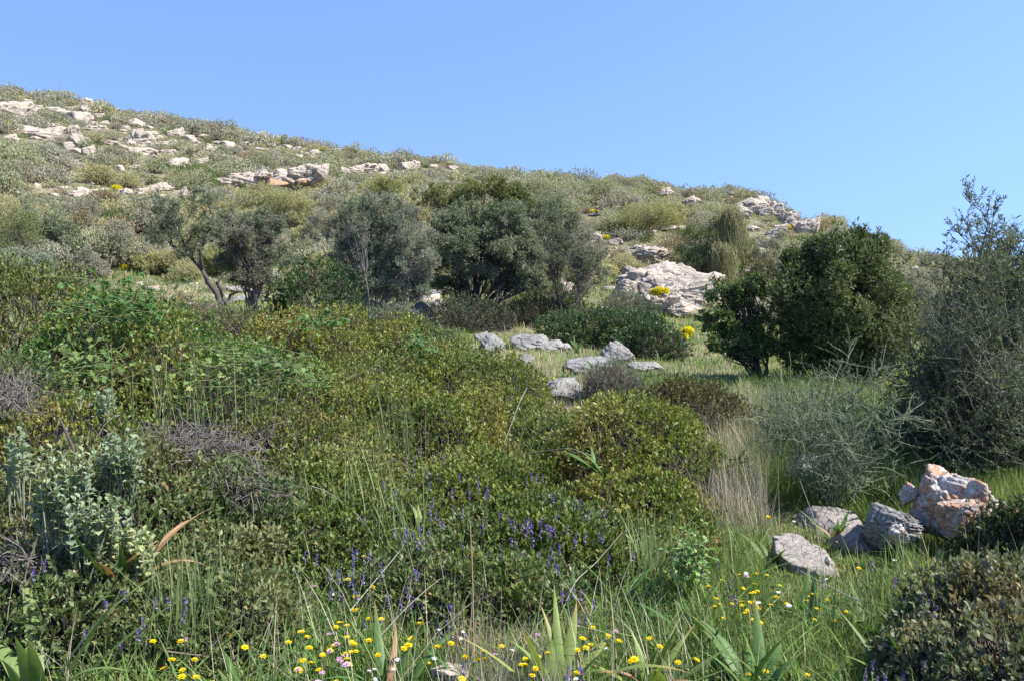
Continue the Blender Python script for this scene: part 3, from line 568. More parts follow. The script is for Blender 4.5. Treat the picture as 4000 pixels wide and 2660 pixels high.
for i, (u, v, ru, rv, d, kd, lab) in enumerate(MS):
    hb = hit(u, v+rv); d = min(max(math.hypot(hb[0], hb[1]), d*.8), 40)
    tree(['sage_shrub', 'olive_green_shrub', 'blue_grey_shrub', 'grey_shrub', 'broom_shrub'][kd], lab, 'shrub', d, (u, v+rv), [(u, v, ru, rv), (u-ru*.4, v+rv*.35, ru*.7, rv*.6), (u+ru*.45, v+rv*.3, ru*.6, rv*.6)],
         MP[kd], 9000, 4, .05*max(1, d/25), .014*max(1, d/25), trunk=.03, limbs=1, twn=160, bark=(.15, .13, .12), seed=40+i, up=.9 if kd in (2, 4) else .5, shell=.7)
# near wild olive at the right edge: upright shoots
def shooty(name, label, d, base_uv, targets, ns, slen, leaf, cols, wood, nleaf, trunk, seed, cat='tree', up=.6, curl=.25, dep=.5, spine=False, rshoot=.003, group=None, fan=1.0, part='crown'):
    rng = np.random.default_rng(5000+seed); b = W(base_uv[0], base_uv[1], d); b[2] = float(zt(b[0], b[1])[0])
    root = empty(name, b); mw = MB(); ml = MB(); wood = np.asarray(wood); K = 7
    T = []
    for (u, v, ru, rv, w) in targets:
        m_ = int(w); a = rng.uniform(0, 2*math.pi, m_); r = np.sqrt(rng.uniform(0, 1, m_))
        for i in range(m_): T.append(W(u+ru*r[i]*math.cos(a[i]), v+rv*r[i]*math.sin(a[i]), d+rng.normal(0, dep)))
    T = np.array(T); n = len(T)
    S = b+rng.normal(0, 1, (n, 3))*np.array([trunk*2.5, trunk*2.5, .0]); S[:, 2] -= .02
    mains = curves(rng, S, T, 11, .09); tubes(mw, mains, np.linspace(trunk, trunk*.16, 11)[None]*rng.uniform(.5, 1, (n, 1)), 6, wood*rng.uniform(.7, 1.2, (n, 1)))
    # second order, then shoots
    m2 = n*5; ii = np.repeat(np.arange(n), 5); st = mains[ii, rng.integers(4, 11, m2)]
    dr = nrm(nrm(mains[ii, -1]-mains[ii, 0])*.7+rng.normal(0, .55, (m2, 3))*fan+np.array([0, 0, up*.4]))
    br = curves(rng, st, st+dr*(slen*1.3*rng.uniform(.5, 1.2, (m2, 1))), 7, .1); tubes(mw, br, np.linspace(trunk*.2, rshoot, 7)[None], 4, wood*rng.uniform(.8, 1.3, (m2, 1)))
    ii = rng.integers(0, m2, ns); st = br[ii, rng.integers(1, 7, ns)]
    dr = nrm(nrm(br[ii, -1]-br[ii, 0])*.5+rng.normal(0, .55, (ns, 3))*fan+np.array([0, 0, up]))
    L = slen*rng.uniform(.35, 1.15, (ns, 1)); sh = curves(rng, st, st+dr*L, K, curl*.4)
    tubes(mw, sh, np.linspace(rshoot, rshoot*.45, K)[None], 3, wood*rng.uniform(.8, 1.5, (ns, 1)))
    j = np.repeat(np.arange(ns), nleaf); t = rng.uniform(.1, 1, len(j))*(K-1.001); a = t.astype(int); f = (t-a)[:, None]
    P = sh[j, a]*(1-f)+sh[j, a+1]*f; tan = nrm(sh[j, a+1]-sh[j, a]); perp = nrm(np.cross(tan, rng.normal(0, 1, P.shape)))
    D = nrm(tan*(.25 if spine else .8)+perp*.8); l = leaf[0]*rng.uniform(.6, 1.25, len(P))
    leaves(ml, P, D, nrm(rng.normal(0, 1, P.shape)+np.array([0, 0, .6])), l, l*leaf[1]/leaf[0], pal(rng, P, cols, 2, .25, seed))
    mw.build('trunk' if cat == 'tree' else 'branches', M_WOOD, root, b); ml.build(part, M_SOFT, root, b); tag(root, label, cat, group); return root
NOL = [(.06, .08, .045), (.09, .11, .065), (.13, .145, .095)]
shooty('olive_tree', 'tall near wild olive rising against the sky at the right edge', 7.6, (995, 460),
       [(987, 232, 5, 8, 5), (995, 262, 18, 18, 16), (972, 288, 14, 12, 7), (946, 296, 10, 8, 3), (1022, 285, 14, 22, 16), (1000, 310, 34, 22, 30), (1010, 350, 40, 26, 38), (1020, 395, 36, 30, 34)],
       4000, .25, (.042, .011), NOL, (.09, .085, .07), 16, .022, 1, up=.7)
shooty('olive_shrub', 'tangled grey green olive scrub filling the right edge', 7.0, (985, 455),
       [(965, 345, 26, 20, 18), (995, 355, 36, 26, 36), (950, 395, 30, 22, 24), (1000, 410, 40, 30, 36), (915, 375, 16, 14, 6), (960, 430, 34, 14, 16)],
       4600, .30, (.030, .008), [(.06, .085, .045), (.085, .11, .06), (.12, .14, .085)], (.10, .10, .08), 14, .014, 2, cat='shrub', up=.5, part='foliage')
shooty('thorny_bush', 'silvery grey thorny bush fanning up beside the rocks', 5.6, (833, 505),
       [(805, 412, 28, 16, 7), (840, 400, 26, 16, 7), (875, 412, 26, 16, 6), (900, 420, 24, 12, 5), (772, 435, 18, 14, 4), (850, 440, 44, 20, 8), (805, 455, 20, 16, 4), (840, 465, 24, 14, 4), (795, 374, 6, 6, 2), (820, 366, 10, 6, 3), (850, 380, 16, 8, 2)],
       850, .22, (.014, .0028), [(.13, .165, .09), (.19, .225, .135)], (.14, .165, .105), 22, .006, 3, cat='shrub', up=.25, fan=1.25, dep=.28, spine=True, rshoot=.0026, part='thorns')
shooty('thorny_bush', 'grey green thorny scrub low behind the silvery bush', 6.9, (780, 440),
       [(790, 405, 24, 12, 8), (850, 400, 40, 16, 14), (900, 415, 30, 18, 12)],
       800, .2, (.018, .005), [(.10, .12, .07), (.14, .165, .10)], (.11, .12, .085), 16, .008, 4, cat='shrub', up=.4, fan=1.2, dep=.4, rshoot=.0025, part='thorns')
# drooping broom
def drooping(u, v, w, h, d, label, seed):
    rng = np.random.default_rng(seed); b = W(u, v+h, d); b[2] = zt(b[0], b[1])[0]; root = empty('drooping_broom', b); mb = MB(); n = 900
    top = W(u, v, d); S = top+rng.normal(0, 1, (n, 3))*np.array([w*.2, w*.2, h*.12])*d/F
    a = rng.uniform(0, 2*math.pi, n); E = S+np.stack([np.cos(a)*w*.3*d/F+.12*w*d/F, np.sin(a)*w*.3*d/F, -h*rng.uniform(.3, .95, n)*d/F], 1)
    t = np.linspace(0, 1, 6)[None, :, None]; P = S[:, None]*(1-t)+E[:, None]*t; P[:, :, 2:] += (.18*h*d/F)*np.sin(math.pi*np.sqrt(t))
    c = np.array([(.36, .35, .18)])*rng.uniform(.6, 1.2, (n, 1)); tubes(mb, P, np.array([[.006, .005, .004, .004, .003, .002]]), 3, c)
    mb.build('hanging_twigs', M_SOFT, root, b)
    mw = MB(); tubes(mw, curves(rng, np.tile(b, (5, 1))+rng.normal(0, .05, (5, 3)), S[:5], 8, .08), np.linspace(.022, .01, 8)[None], 6, np.array((.12, .11, .07))); mw.build('trunk', M_WOOD, root, b)
    tag(root, label, 'shrub')
drooping(730, 218, 24, 46, 26.5, 'drooping yellow green broom hanging like a curtain', 61)
drooping(722, 252, 22, 34, 26, 'lower paler curtain of drooping broom twigs', 62)
# yellow flowering cushions
def cushion(u, v, w, h, label, d=None, rough=False):
    rng = np.random.default_rng(int(u*7+v)); b = hit(u, v+h*.5) if d is None else W(u, v+h*.5, d); dd = math.hypot(b[0], b[1]); s = dd/F
    root = empty('flowering_cushion', b); mb = MB(); c = b+np.array([0, 0, h*s*.35]); lobes = cauliflower(rng, c, (w*s*.5, w*s*.45, h*s*.65), 14, max(w*s*.16, .03), -.1)
    foliage(mb, rng, lobes, 2600, 4, .022*max(1, dd/18), .014*max(1, dd/18), [(.22, .24, .04), (.62, .52, .02), (.7, .6, .03)], shell=.3); mb.build('flowers', M_PETAL, root, b)
    mw = MB(); twigs_in(mw, rng, b, lobes, 30, .01, .003, (.12, .14, .05)); mw.build('stems', M_WOOD, root, b); tag(root, label, 'cushion plant', 'yellow flowering cushions')
cushion(660, 291, 19, 8, 'yellow flowering cushion growing on the big pale outcrop', 22.2)
cushion(675, 254, 11, 10, 'round yellow flowering cushion beside the upper bush')
cushion(688, 333, 18, 13, 'yellow green flowering cushion below the big outcrop')
cushion(752, 275, 8, 7, 'small yellow cushion left of the dark evergreen')
for (x, y, w) in [(770,735,60),(820,1255,50),(1290,1290,50),(2120,480,30)]:
    u, v = C1(x, y); cushion(u, v, w*.152, 4.5, f'small yellow flowering patch {["among the low left rocks", "in the gap left of the crooked olive", "behind the crooked olive trunk", "on the skyline above the rock band"][[770,820,1290,2120].index(x)]}')
for (x, y, w) in [(1715,470,50),(1805,635,30)]:
    u, v = C2(x, y); cushion(u, v, w*.152, 3.5, f'small yellow flowering patch {["on the slope above the outcrop", "on the upper pale rocks"][[1715,1805].index(x)]}')
for (x, y, w) in [(605,245,34),(810,400,30)]:
    u, v = C3(x, y); cushion(u, v, w*.152, 3.5, f'small yellow flowering patch {["near the top of the skyline crag", "on the lower right crag"][[605,810].index(x)]}')

# ------------------------------------------------------------------ hillside scrub
KINDS = {'grey_shrub': ([(.22, .215, .165), (.33, .315, .25), (.31, .28, .24)], 'silvery grey shrub', 1.0),
         'sage_shrub': ([(.22, .225, .145), (.32, .32, .21)], 'sage green shrub', 1.0),
         'broom_shrub': ([(.28, .265, .14), (.38, .35, .20)], 'yellow green shrub', 1.0),
         'green_shrub': ([(.07, .11, .035), (.12, .165, .05)], 'dark green shrub', .8),
         'brown_shrub': ([(.18, .14, .085), (.27, .20, .13)], 'brownish shrub', .8)}
def proto(kind, seed, n, k, L, Wd):
    rng = np.random.default_rng(seed); cols = KINDS[kind][0]; mb = MB()
    lobes = cauliflower(rng, (0, 0, .25), (1, 1, .75), 16, .36, -.15)
    foliage(mb, rng, lobes, n, k, L, Wd, cols, up=.7, shell=.6, freq=1.3, seed=seed, face=False, bump=.4, spread=(.2, 1.0))
    twigs_in(mb, rng, (0, 0, 0), lobes, 60, .02, .006, np.array((.15, .13, .12)), sides=3, jitb=.15)
    return mb
PR = {}; FAR = {}
for ki, kd in enumerate(KINDS):
    PR[kd] = [proto(kd, 700+ki*10+j, 3600, 4, .06, .021).mesh(kd, M_SOFT) for j in range(3)]
    m_ = [proto(kd, 760+ki*10+j, 380, 3, .10, .052) for j in range(3)]; FAR[kd] = [(np.concatenate(q.v), np.concatenate(q.f), np.concatenate(q.c)) for q in m_]
rng = np.random.default_rng(77); cand = []
nk = list(KINDS); RA = np.array(RECTS)
MSR = [(u, v, ru, rv) for (u, v, ru, rv, *_ ) in MS]
def blocked(u, vb, r_px, h_px, d):
    x0, x1, y0, y1 = u-r_px, u+r_px, vb-h_px, vb
    ox = np.minimum(RA[:, 2], x1)-np.maximum(RA[:, 0], x0); oy = np.minimum(RA[:, 3], y1)-np.maximum(RA[:, 1], y0)
    area = (RA[:, 2]-RA[:, 0])*(RA[:, 3]-RA[:, 1]); ov = np.clip(ox, 0, None)*np.clip(oy, 0, None)
    return bool(((ov > .26*area) & (d < RA[:, 4]+2.0)).any())
grid = []
d = 21.0
while d < 165:
    step = .86+d*.0040
    for a in np.arange(-.66, .66, step/d*.98): grid.append((a+rng.uniform(-.5, .5)*step/d, d+rng.uniform(-.5, .5)*step))
    d += step*.98
grid = np.array(grid); gx = np.sin(grid[:, 0])*grid[:, 1]; gy = np.cos(grid[:, 0])*grid[:, 1]; gz = zt(gx, gy); gu, gv = project(np.stack([gx, gy, gz], 1))
rdist = np.interp(grid[:, 0], CAZ, [c[6] for c in COLS]); nzs = fbm(np.stack([gx*.12, gy*.12, gx*0], 1), 2, 31); nk2 = fbm(np.stack([gx*.08, gy*.08, gx*0+5], 1), 2, 37)
for i in range(len(grid)):
    d = grid[i, 1]
    if d > rdist[i]*1.08 or gu[i] < -25 or gu[i] > 1050: continue
    if rng.uniform() < (.05 if nzs[i] < .12 else .42): continue
    r = rng.lognormal(-.27, .38)*(.85+.003*d); r = min(r, 1.5)
    low = np.clip(1-(d-22)/35, 0, 1); t = rng.uniform()+.35*nk2[i]
    p = [.40-.1*low, .27, .12+.22*low, .12-.08*low, .09]
    if t < p[0]: kd = 'grey_shrub'
    elif t < p[0]+p[1]: kd = 'sage_shrub'
    elif t < p[0]+p[1]+p[2]: kd = 'broom_shrub'
    elif t < 1-p[4]: kd = 'green_shrub'
    else: kd = 'brown_shrub'
    r *= KINDS[kd][2]; hh = r*rng.uniform(.8, 1.25)
    if d < 24: r *= .6; hh *= .6
    rp = r*F/d; hp = hh*F/d
    if blocked(gu[i], gv[i], rp*.8, hp, d):
        r *= .5; hh *= .45; rp *= .5; hp *= .45
        if blocked(gu[i], gv[i], rp*.8, hp, d): continue
    if 640 < gu[i] < 760 and gv[i] > 318: continue
    cand.append((rp*hp, gx[i], gy[i], gz[i], r, hh, kd, gu[i], gv[i], d))
cand.sort(key=lambda c: -c[0])
for (ar, x, y, z, r, hh, kd, u, v, d) in cand[:300]:
    o = bpy.data.objects.new(kd, PR[kd][rng.integers(3)]); COL.objects.link(o)
    o.location = (x, y, z-.05); o.scale = (r, r, hh); o.rotation_euler = (0, 0, rng.uniform(0, 6.28))
    PLACED.append((o, u, v-hh*F/d*.5, ar, KINDS[kd][1], 'shrub', 'shrubs covering the hillside'))
mb = MB()
for (ar, x, y, z, r, hh, kd, u, v, d) in cand[300:]:
    V, Fq, Cc = FAR[kd][rng.integers(3)]; a = rng.uniform(0, 6.28); ca, sa = math.cos(a), math.sin(a)
    Q = np.stack([(V[:, 0]*ca-V[:, 1]*sa)*r+x, (V[:, 0]*sa+V[:, 1]*ca)*r+y, V[:, 2]*hh+z-.05], 1)
    mb.add(Q, Fq, np.clip(Cc*rng.uniform(.8, 1.2), 0, .6))
o = mb.build('distant_scrub', M_SOFT); tag(o, 'small grey green scrub covering the upper hillside', 'scrub', kind='stuff')
print('hill shrubs', len(cand))

# loose stones on the slope
rng = np.random.default_rng(99); mb = MB(); cube = np.array([[x, y, z] for x in (-1, 1) for y in (-1, 1) for z in (-1, 1)], float); cf = np.array([[0,1,3,2],[4,6,7,5],[0,4,5,1],[2,3,7,6],[0,2,6,4],[1,5,7,3]])
n = 2800; a = rng.uniform(-.62, .42, n); d = rng.uniform(19, 110, n); x, y = np.sin(a)*d, np.cos(a)*d; w = fbm(np.stack([x*.12, y*.12, x*0], 1), 2, 31); ok = (w > -.05) | (rng.uniform(0, 1, n) < .25); x, y, d = x[ok], y[ok], d[ok]; z = zt(x, y); n = len(x)
sz = .07*rng.lognormal(0, .5, (n, 1, 1))*(1+d[:, None, None]/45); V = (cube[None]*.62*rng.uniform(.6, 1.25, (n, 8, 1))+rng.normal(0, .12, (n, 8, 3)))*sz*np.array([1.3, 1, .7])+np.stack([x, y, z], 1)[:, None]
mb.add(V, (cf[None]+np.arange(n)[:, None, None]*8).reshape(-1, 4), np.array([.4, .35, .3])); o = mb.build('loose_stones', M_ROCK); tag(o, 'loose pale stones strewn over the slope', 'stones', kind='stuff')

# low herbs between the shrubs of the slope and in the clearing
rng = np.random.default_rng(88)
def ground_cover(name, label, N, arange, drange, hrange, wd, cols, material, mask=None, kind='stuff', seed=0, lean=.6, cat='grass', curve=(.1, .8), K=4, foot=.9, clump=None, tip=None):
    rng = np.random.default_rng(seed); a = rng.uniform(*arange, N); d = np.exp(rng.uniform(math.log(drange[0]), math.log(drange[1]), N)) if drange[1] > 12 else rng.uniform(*drange, N)
    x, y = np.sin(a)*d, np.cos(a)*d
    if clump:
        nc = max(1, N//clump[0]); ii = rng.integers(0, nc, N); x = x[ii]+rng.normal(0, clump[1], N); y = y[ii]+rng.normal(0, clump[1], N); d = np.hypot(x, y)
    keep = np.ones(N, bool)
    for (fx, fy, rx, ry) in FOOT:
        ins = ((x-fx)/(rx*.95))**2+((y-fy)/(ry*.95))**2 < 1; keep &= ~(ins & (rng.uniform(0, 1, N) < foot))
    if mask is not None: keep &= mask(x, y, d, rng)
    x, y, d = x[keep], y[keep], d[keep]; n = len(x); z = zt(x, y); pu, pv = project(np.stack([x, y, z], 1))
    short = np.where((pu > 762) & (pu < 900) & (pv > 505) & (pv < 640), .35, 1.0)*np.where((pu > 470) & (pu < 740) & (pv > 330) & (pv < 420), .6, 1.0)
    P = np.stack([x, y, z-.01], 1); H = short*rng.uniform(*hrange, n)*(.75+.5*(fbm(P*.9, 2, seed+3)+.5)); th = rng.uniform(0, 2*math.pi, n)
    ln = np.stack([np.cos(th), np.sin(th)], 1)*rng.uniform(.1, lean, (n, 1)); w = wd*np.maximum(1, d/6)**.8*rng.uniform(.6, 1.3, n)
    c = pal(rng, P, cols, .9, .25, seed); mb = MB()
    blades(mb, P, H, w, ln, rng.uniform(*curve, n), c, K, None if tip is None else c*.3+np.asarray(tip)*.7)
    o = mb.build(name, material); tag(o, label, cat, kind=kind); return o
GR = [(.10, .17, .035), (.15, .22, .055), (.22, .27, .09), (.30, .29, .14)]
def front(x, y, d, rng): return np.ones(len(x), bool)
ground_cover('grass', 'fresh green meadow grass in the foreground', 135000, (-.82, .82), (2.1, 4.6), (.03, .14), .0042, GR, M_GRASS, seed=1, foot=.8)
ground_cover('grass', 'fine bright grass around the grey slabs and rusty rock', 86000, (.16, .95), (3.0, 7.5), (.05, .20), .0038, [(.085, .14, .04), (.135, .19, .055), (.185, .23, .08)], M_GRASS, seed=2)
ground_cover('grass', 'long green grass behind the rocks on the right', 62000, (.10, .95), (5.5, 11.5), (.12, .34), .005, [(.09, .14, .04), (.14, .19, .055), (.2, .23, .09)], M_GRASS, seed=3)
ground_cover('grass', 'grass and herbs of the clearing and lower slope', 110000, (-.8, .9), (9.5, 30), (.06, .22), .006, [(.10, .18, .04), (.15, .24, .05), (.21, .28, .075), (.26, .27, .12)], M_GRASS, seed=4)
ground_cover('grass', 'low herbs and grass between the hillside shrubs', 80000, (-.75, .8), (24, 120), (.05, .16), .012, [(.13, .15, .06), (.2, .19, .1), (.28, .25, .15)], M_DRY, seed=5, curve=(.2, 1.2))
ground_cover('broad_grass', 'broader green and yellowing grass blades in the foreground', 9000, (-.66, .66), (2.1, 4.8), (.08, .26), .0085, [(.09, .16, .04), (.16, .24, .06), (.26, .28, .10), (.34, .29, .16)], M_GRASS, seed=11, curve=(.3, 1.3), lean=1.2, K=6)
def box(u0, u1, v0, v1):
    def f(x, y, d, rng):
        u, v = project(np.stack([x, y, zt(x, y)], 1)); return (u > u0+rng.normal(0, 8, len(x))) & (u < u1+rng.normal(0, 8, len(x))) & (v > v0) & (v < v1)
    return f
ground_cover('dry_grass', 'greyish dry grass right of the round lentisk mound', 17000, (.17, .36), (4.2, 9.5), (.10, .42), .003, [(.30, .27, .19), (.38, .33, .25), (.33, .28, .25)], M_DRY, mask=box(702, 765, 395, 545), seed=6, curve=(0, .9), lean=.9, foot=.6)
ground_cover('dry_grass', 'purplish dry stalks at the bottom centre edge', 4200, (-.12, .12), (2.3, 3.1), (.08, .30), .0024, [(.27, .22, .2), (.34, .3, .25), (.3, .25, .25)], M_DRY, mask=box(455, 560, 560, 760), seed=7, curve=(0, .5), lean=.6)
ground_cover('dry_grass', 'pale dry grass stalks in the clearing', 9000, (-.05, .30), (8.5, 19), (.06, .26), .005, [(.32, .28, .2), (.38, .34, .26)], M_DRY, seed=8, curve=(0, .5), lean=.5)
ground_cover('dry_grass', 'straw coloured stems scattered through the foreground', 3500, (-.66, .66), (2.3, 5.5), (.12, .42), .0024, [(.36, .32, .22), (.45, .4, .28)], M_DRY, seed=9, curve=(0, .9), lean=1.0, foot=.3)
ground_cover('meadow_herbs', 'small leafy clover and herbs under the foreground grass', 72000, (-.82, .82), (2.1, 4.9), (.04, .13), .011, [(.07, .12, .035), (.12, .18, .05), (.2, .21, .08)], M_GRASS, seed=10, curve=(.3, 1.5), lean=1.6, K=4, cat='herbs')

# ------------------------------------------------------------------ tall grass tufts and stalks
def tuft(u, v, n, h, spread, lean_dir, cols, wd, label, name='grass_tuft', curve=(.1, .7), d=None, seed=0, mat_=None, zoff=0):
    rng = np.random.default_rng(9000+seed); b = hit(u, v) if d is None else W(u, v, d)
    if d is not None: b[2] = float(zt(b[0], b[1])[0])+zoff
    P = b+rng.normal(0, 1, (n, 3))*np.array([spread, spread*.7, 0]); H = h*rng.uniform(.4, 1.05, n)
    ln = rng.normal(0, .28, (n, 2))+np.asarray(lean_dir); mb = MB()
    blades(mb, P, H, wd*rng.uniform(.6, 1.3, n), ln, rng.uniform(*curve, n), pal(rng, P*8, cols, 1, .22, seed), 6)
    o = mb.build(name, mat_ or M_GRASS, None, b); tag(o, label, 'grass', 'tall grass tufts'); return o
TG = [(.15, .20, .08), (.2, .25, .11), (.25, .29, .14)]
tuft(182, 632, 130, .62, .08, (.12, 0), TG, .0055, 'tall bright green grass tuft in the lower left lentisk', d=3.35, seed=1)
tuft(190, 640, 120, .42, .12, (.5, -.1), TG, .004, 'sprawling grass blades leaning right at the foot of the tall tuft', d=3.25, seed=2)
tuft(405, 560, 50, .62, .06, (-.1, 0), TG, .007, 'upright blue green grass clump in front of the vetch', d=3.9, seed=3)
tuft(650, 580, 120, .50, .07, (.2, 0), TG, .006, 'curving grass clump below the round lentisk mound', d=3.8, seed=4)
tuft(395, 430, 60, .75, .12, (-.1, 0), [(.2, .22, .12), (.28, .28, .16)], .003, 'thin tall stems rising through the central lentisk', d=5.4, seed=5, curve=(0, .3), zoff=.25)
tuft(190, 415, 60, .85, .25, (0, 0), [(.22, .26, .13), (.3, .32, .18)], .004, 'pale thin stems rising through the left lentisk', d=6.0, seed=6, curve=(0, .25), zoff=.3)
tuft(520, 470, 70, .7, .1, (.8, 0), [(.16, .22, .09), (.24, .29, .14)], .004, 'long grass blades leaning right over the central lentisk', d=4.9, seed=7, zoff=.3)
tuft(360, 470, 60, .5, .2, (-.1, 0), TG, .004, 'fine green grass mixed into the centre foreground lentisk', d=4.3, seed=8, zoff=.25)
tuft(905, 560, 160, .36, .14, (.1, 0), TG[:2], .005, 'lush grass clump right of the grey slabs', d=4.0, seed=9)
tuft(860, 600, 160, .34, .12, (.2, 0), TG[:2], .005, 'lush grass clump in front of the lower grey slab', d=3.6, seed=10)
tuft(245, 392, 90, .8, .3, (.1, 0), [(.24, .27, .14), (.3, .3, .18)], .0035, 'sparse pale stems above the rusty lentisk patch', d=6.1, seed=11, curve=(0, .25), zoff=.3)
tuft(745, 500, 70, .55, .1, (-.1, 0), [(.33, .28, .2), (.4, .34, .26)], .0035, 'upright straw coloured clump beside the round mound', d=4.9, seed=12, curve=(0, .3), mat_=M_DRY, name='dry_grass_tuft')
tuft(470, 690, 26, .5, .05, (0, 0), [(.3, .24, .16), (.36, .28, .18)], .003, 'few brown dry stalks standing at the bottom centre', d=2.9, seed=13, curve=(0, .15), mat_=M_DRY, name='dry_grass_tuft')
def stalk(pts, d0, d1, r, col, label, name='dry_stalk'):
    rng = np.random.default_rng(len(label)); n = len(pts); P = np.array([W(u, v, d0+(d1-d0)*i/(n-1)) for i, (u, v) in enumerate(pts)])
    t = np.linspace(0, n-1, 16); q = np.stack([np.interp(t, range(n), P[:, j]) for j in range(3)], 1); q[1:-1] = (q[:-2]+2*q[1:-1]+q[2:])/4
    o0 = q[0].copy(); mb = MB(); tubes(mb, q[None], np.linspace(r, r*.5, 16)[None]*rng.uniform(.85, 1.15, (1, 16)), 6, np.array(col)); o = mb.build(name, M_WOOD, None, o0, True); tag(o, label, 'stalk', 'dry stalks')
stalk([(86, 500), (79, 462), (70, 440), (60, 418)], 3.75, 3.85, .008, (.09, .075, .075), 'dark bare stick leaning left over the silver leaved plant')
stalk([(553, 632), (575, 580), (595, 563), (622, 532)], 3.2, 3.7, .0022, (.30, .27, .22), 'long grey straw leaning right across the vetch')
stalk([(376, 640), (405, 608), (425, 590), (440, 578)], 3.0, 3.3, .0019, (.28, .26, .22), 'grey straw slanting right at the lower centre')
stalk([(474, 690), (473, 600), (472, 560), (470, 520)], 2.9, 3.0, .0035, (.28, .2, .12), 'upright brown dry stem at the centre foreground')
stalk([(350, 610), (375, 580), (400, 550)], 3.3, 3.6, .0025, (.35, .32, .28), 'thin grey straw left of the blue green clump')
stalk([(830, 610), (822, 560), (815, 520), (800, 480)], 4.0, 4.3, .0025, (.3, .27, .2), 'arching dry stem in front of the grey slabs')
stalk([(860, 600), (848, 595), (800, 570)], 3.5, 3.7, .0025, (.36, .34, .3), 'pale dry stem lying across the grass below slabs')
stalk([(505, 440), (520, 400), (527, 387)], 5.3, 5.4, .004, (.36, .36, .3), 'bent pale seed head above the central lentisk')
stalk([(592, 455), (570, 447), (520, 453)], 4.6, 4.8, .0025, (.22, .26, .16), 'long arching grass stem across the round lentisk')

# ------------------------------------------------------------------ broad leaved squill clumps
def strap_leaf(mb, base, dirv, L, Wd, arch, col, tip, rng, K=14):
    t = np.linspace(0, 1, K); dh = np.array([math.cos(dirv), math.sin(dirv), 0]); el = arch[0]
    x = 0; z = 0; P = [np.array(base)]; a = el
    for i in range(1, K): a = el-arch[1]*t[i]**1.3; P.append(P[-1]+(dh*math.cos(a)+np.array([0, 0, math.sin(a)]))*L/(K-1))
    P = np.array(P); side = np.array([-dh[1], dh[0], 0]); T = nrm(np.gradient(P, axis=0)); up = nrm(np.cross(side, T)); 
    w = Wd*(.62+.38*np.sin(np.pi*t))*np.clip(1-t**2.6, .02, 1); wob = (np.sin(t*rng.uniform(2, 6)+rng.uniform(0, 6))*rng.uniform(.01, .04))[:, None]*L*side
    P = P+wob; V = np.stack([P-side*w[:, None]*.5+up*w[:, None]*.16, P, P+side*w[:, None]*.5+up*w[:, None]*.16], 1)
    idx = np.arange(K*3).reshape(K, 3); f = np.concatenate([np.stack([idx[:-1, j], idx[:-1, j+1], idx[1:, j+1], idx[1:, j]], -1) for j in (0, 1)])
    c = np.array(col)[None]*(1-t[:, None]**9)+np.array(tip)[None]*t[:, None]**9; c = c*(.85+.3*t[:, None]); mb.add(V, f, np.repeat(c, 3, 0))
def squill(u, v, n, L, Wd, label, d=None, seed=0, cols=((.06, .13, .03), (.12, .2, .05)), tip=(.3, .2, .08), dead=0, el=(.75, 1.4), bend=(.2, 1.2), az=None, zoff=0):
    rng = np.random.default_rng(8000+seed); b = hit(u, v) if d is None else W(u, v, d)
    if d is not None: b[2] = float(zt(b[0], b[1])[0])+zoff
    root = empty('squill_plant', b)
    for i in range(n+dead):
        mb = MB(); c = np.array(cols[0])+(np.array(cols[1])-np.array(cols[0]))*rng.uniform(); tp = c if rng.uniform() < .5 else np.array(tip)
        if i >= n: c = np.array((.42, .25, .13))*rng.uniform(.7, 1.1); tp = c*.8
        a = (rng.uniform(0, 6.28) if az is None else rng.normal(az, .9))
        strap_leaf(mb, b+rng.normal(0, .012, 3)*np.array([1, 1, 0]), a, L*1.32*rng.uniform(.6, 1.1), Wd*1.25*rng.uniform(.7, 1.1), (rng.uniform(*el), rng.uniform(*bend)*(1.7 if i >= n else 1)), c, tp, rng)
        o = mb.build('leaf', M_LEAF, root, b, smooth=True)
        if i >= n: o['label'] = 'withered orange brown leaf'
    tag(root, label, 'plant', 'broad strap leaved squill clumps')
YG = ((.15, .22, .05), (.24, .29, .08))
squill(34, 690, 18, .56, .048, 'large squill with broad glossy leaves in the bottom left corner', d=3.12, seed=1, cols=((.13, .2, .055), (.22, .29, .10)), el=(.85, 1.4), bend=(.3, 1.1))
squill(118, 515, 10, .40, .036, 'dark green squill with withered brown leaves behind silver plant', d=3.62, seed=2, cols=((.04, .10, .02), (.07, .14, .03)), dead=7, zoff=.16, el=(.9, 1.45))
squill(242, 695, 10, .26, .03, 'squill with blue green leaves at the bottom left of centre', d=2.8, seed=3)
squill(392, 700, 12, .32, .034, 'squill clump with grey green leaves among yellow flowers', d=2.75, seed=4, dead=1)
squill(560, 700, 14, .40, .042, 'yellow green squill with orange tips at the bottom centre', d=2.75, seed=5, cols=YG, tip=(.45, .2, .07), el=(.9, 1.4))
squill(650, 690, 12, .30, .04, 'squill with brown tipped leaves at the bottom right of centre', d=2.85, seed=6, cols=YG, tip=(.45, .22, .1), dead=2)
squill(622, 600, 14, .30, .038, 'dark green squill clump below the round lentisk', d=3.55, seed=7, el=(.4, 1.3))
squill(690, 600, 9, .26, .036, 'squill clump with light leaves left of the lower slab', d=3.7, seed=8, cols=YG, dead=2)
squill(752, 690, 18, .30, .04, 'spreading dark squill clump at the lower right', d=2.95, seed=9, el=(.4, 1.3))
squill(770, 555, 7, .22, .028, 'small squill beside the small wedged slab', d=4.4, seed=10)
squill(810, 590, 8, .22, .03, 'squill growing against the lower grey slab', d=3.75, seed=11)
squill(420, 518, 6, .18, .032, 'light yellow green squill poking from the central vetch', d=4.1, seed=12, cols=YG, zoff=.22)
squill(600, 465, 6, .24, .03, 'squill leaves poking through the round lentisk mound', d=4.9, seed=13, zoff=.33)
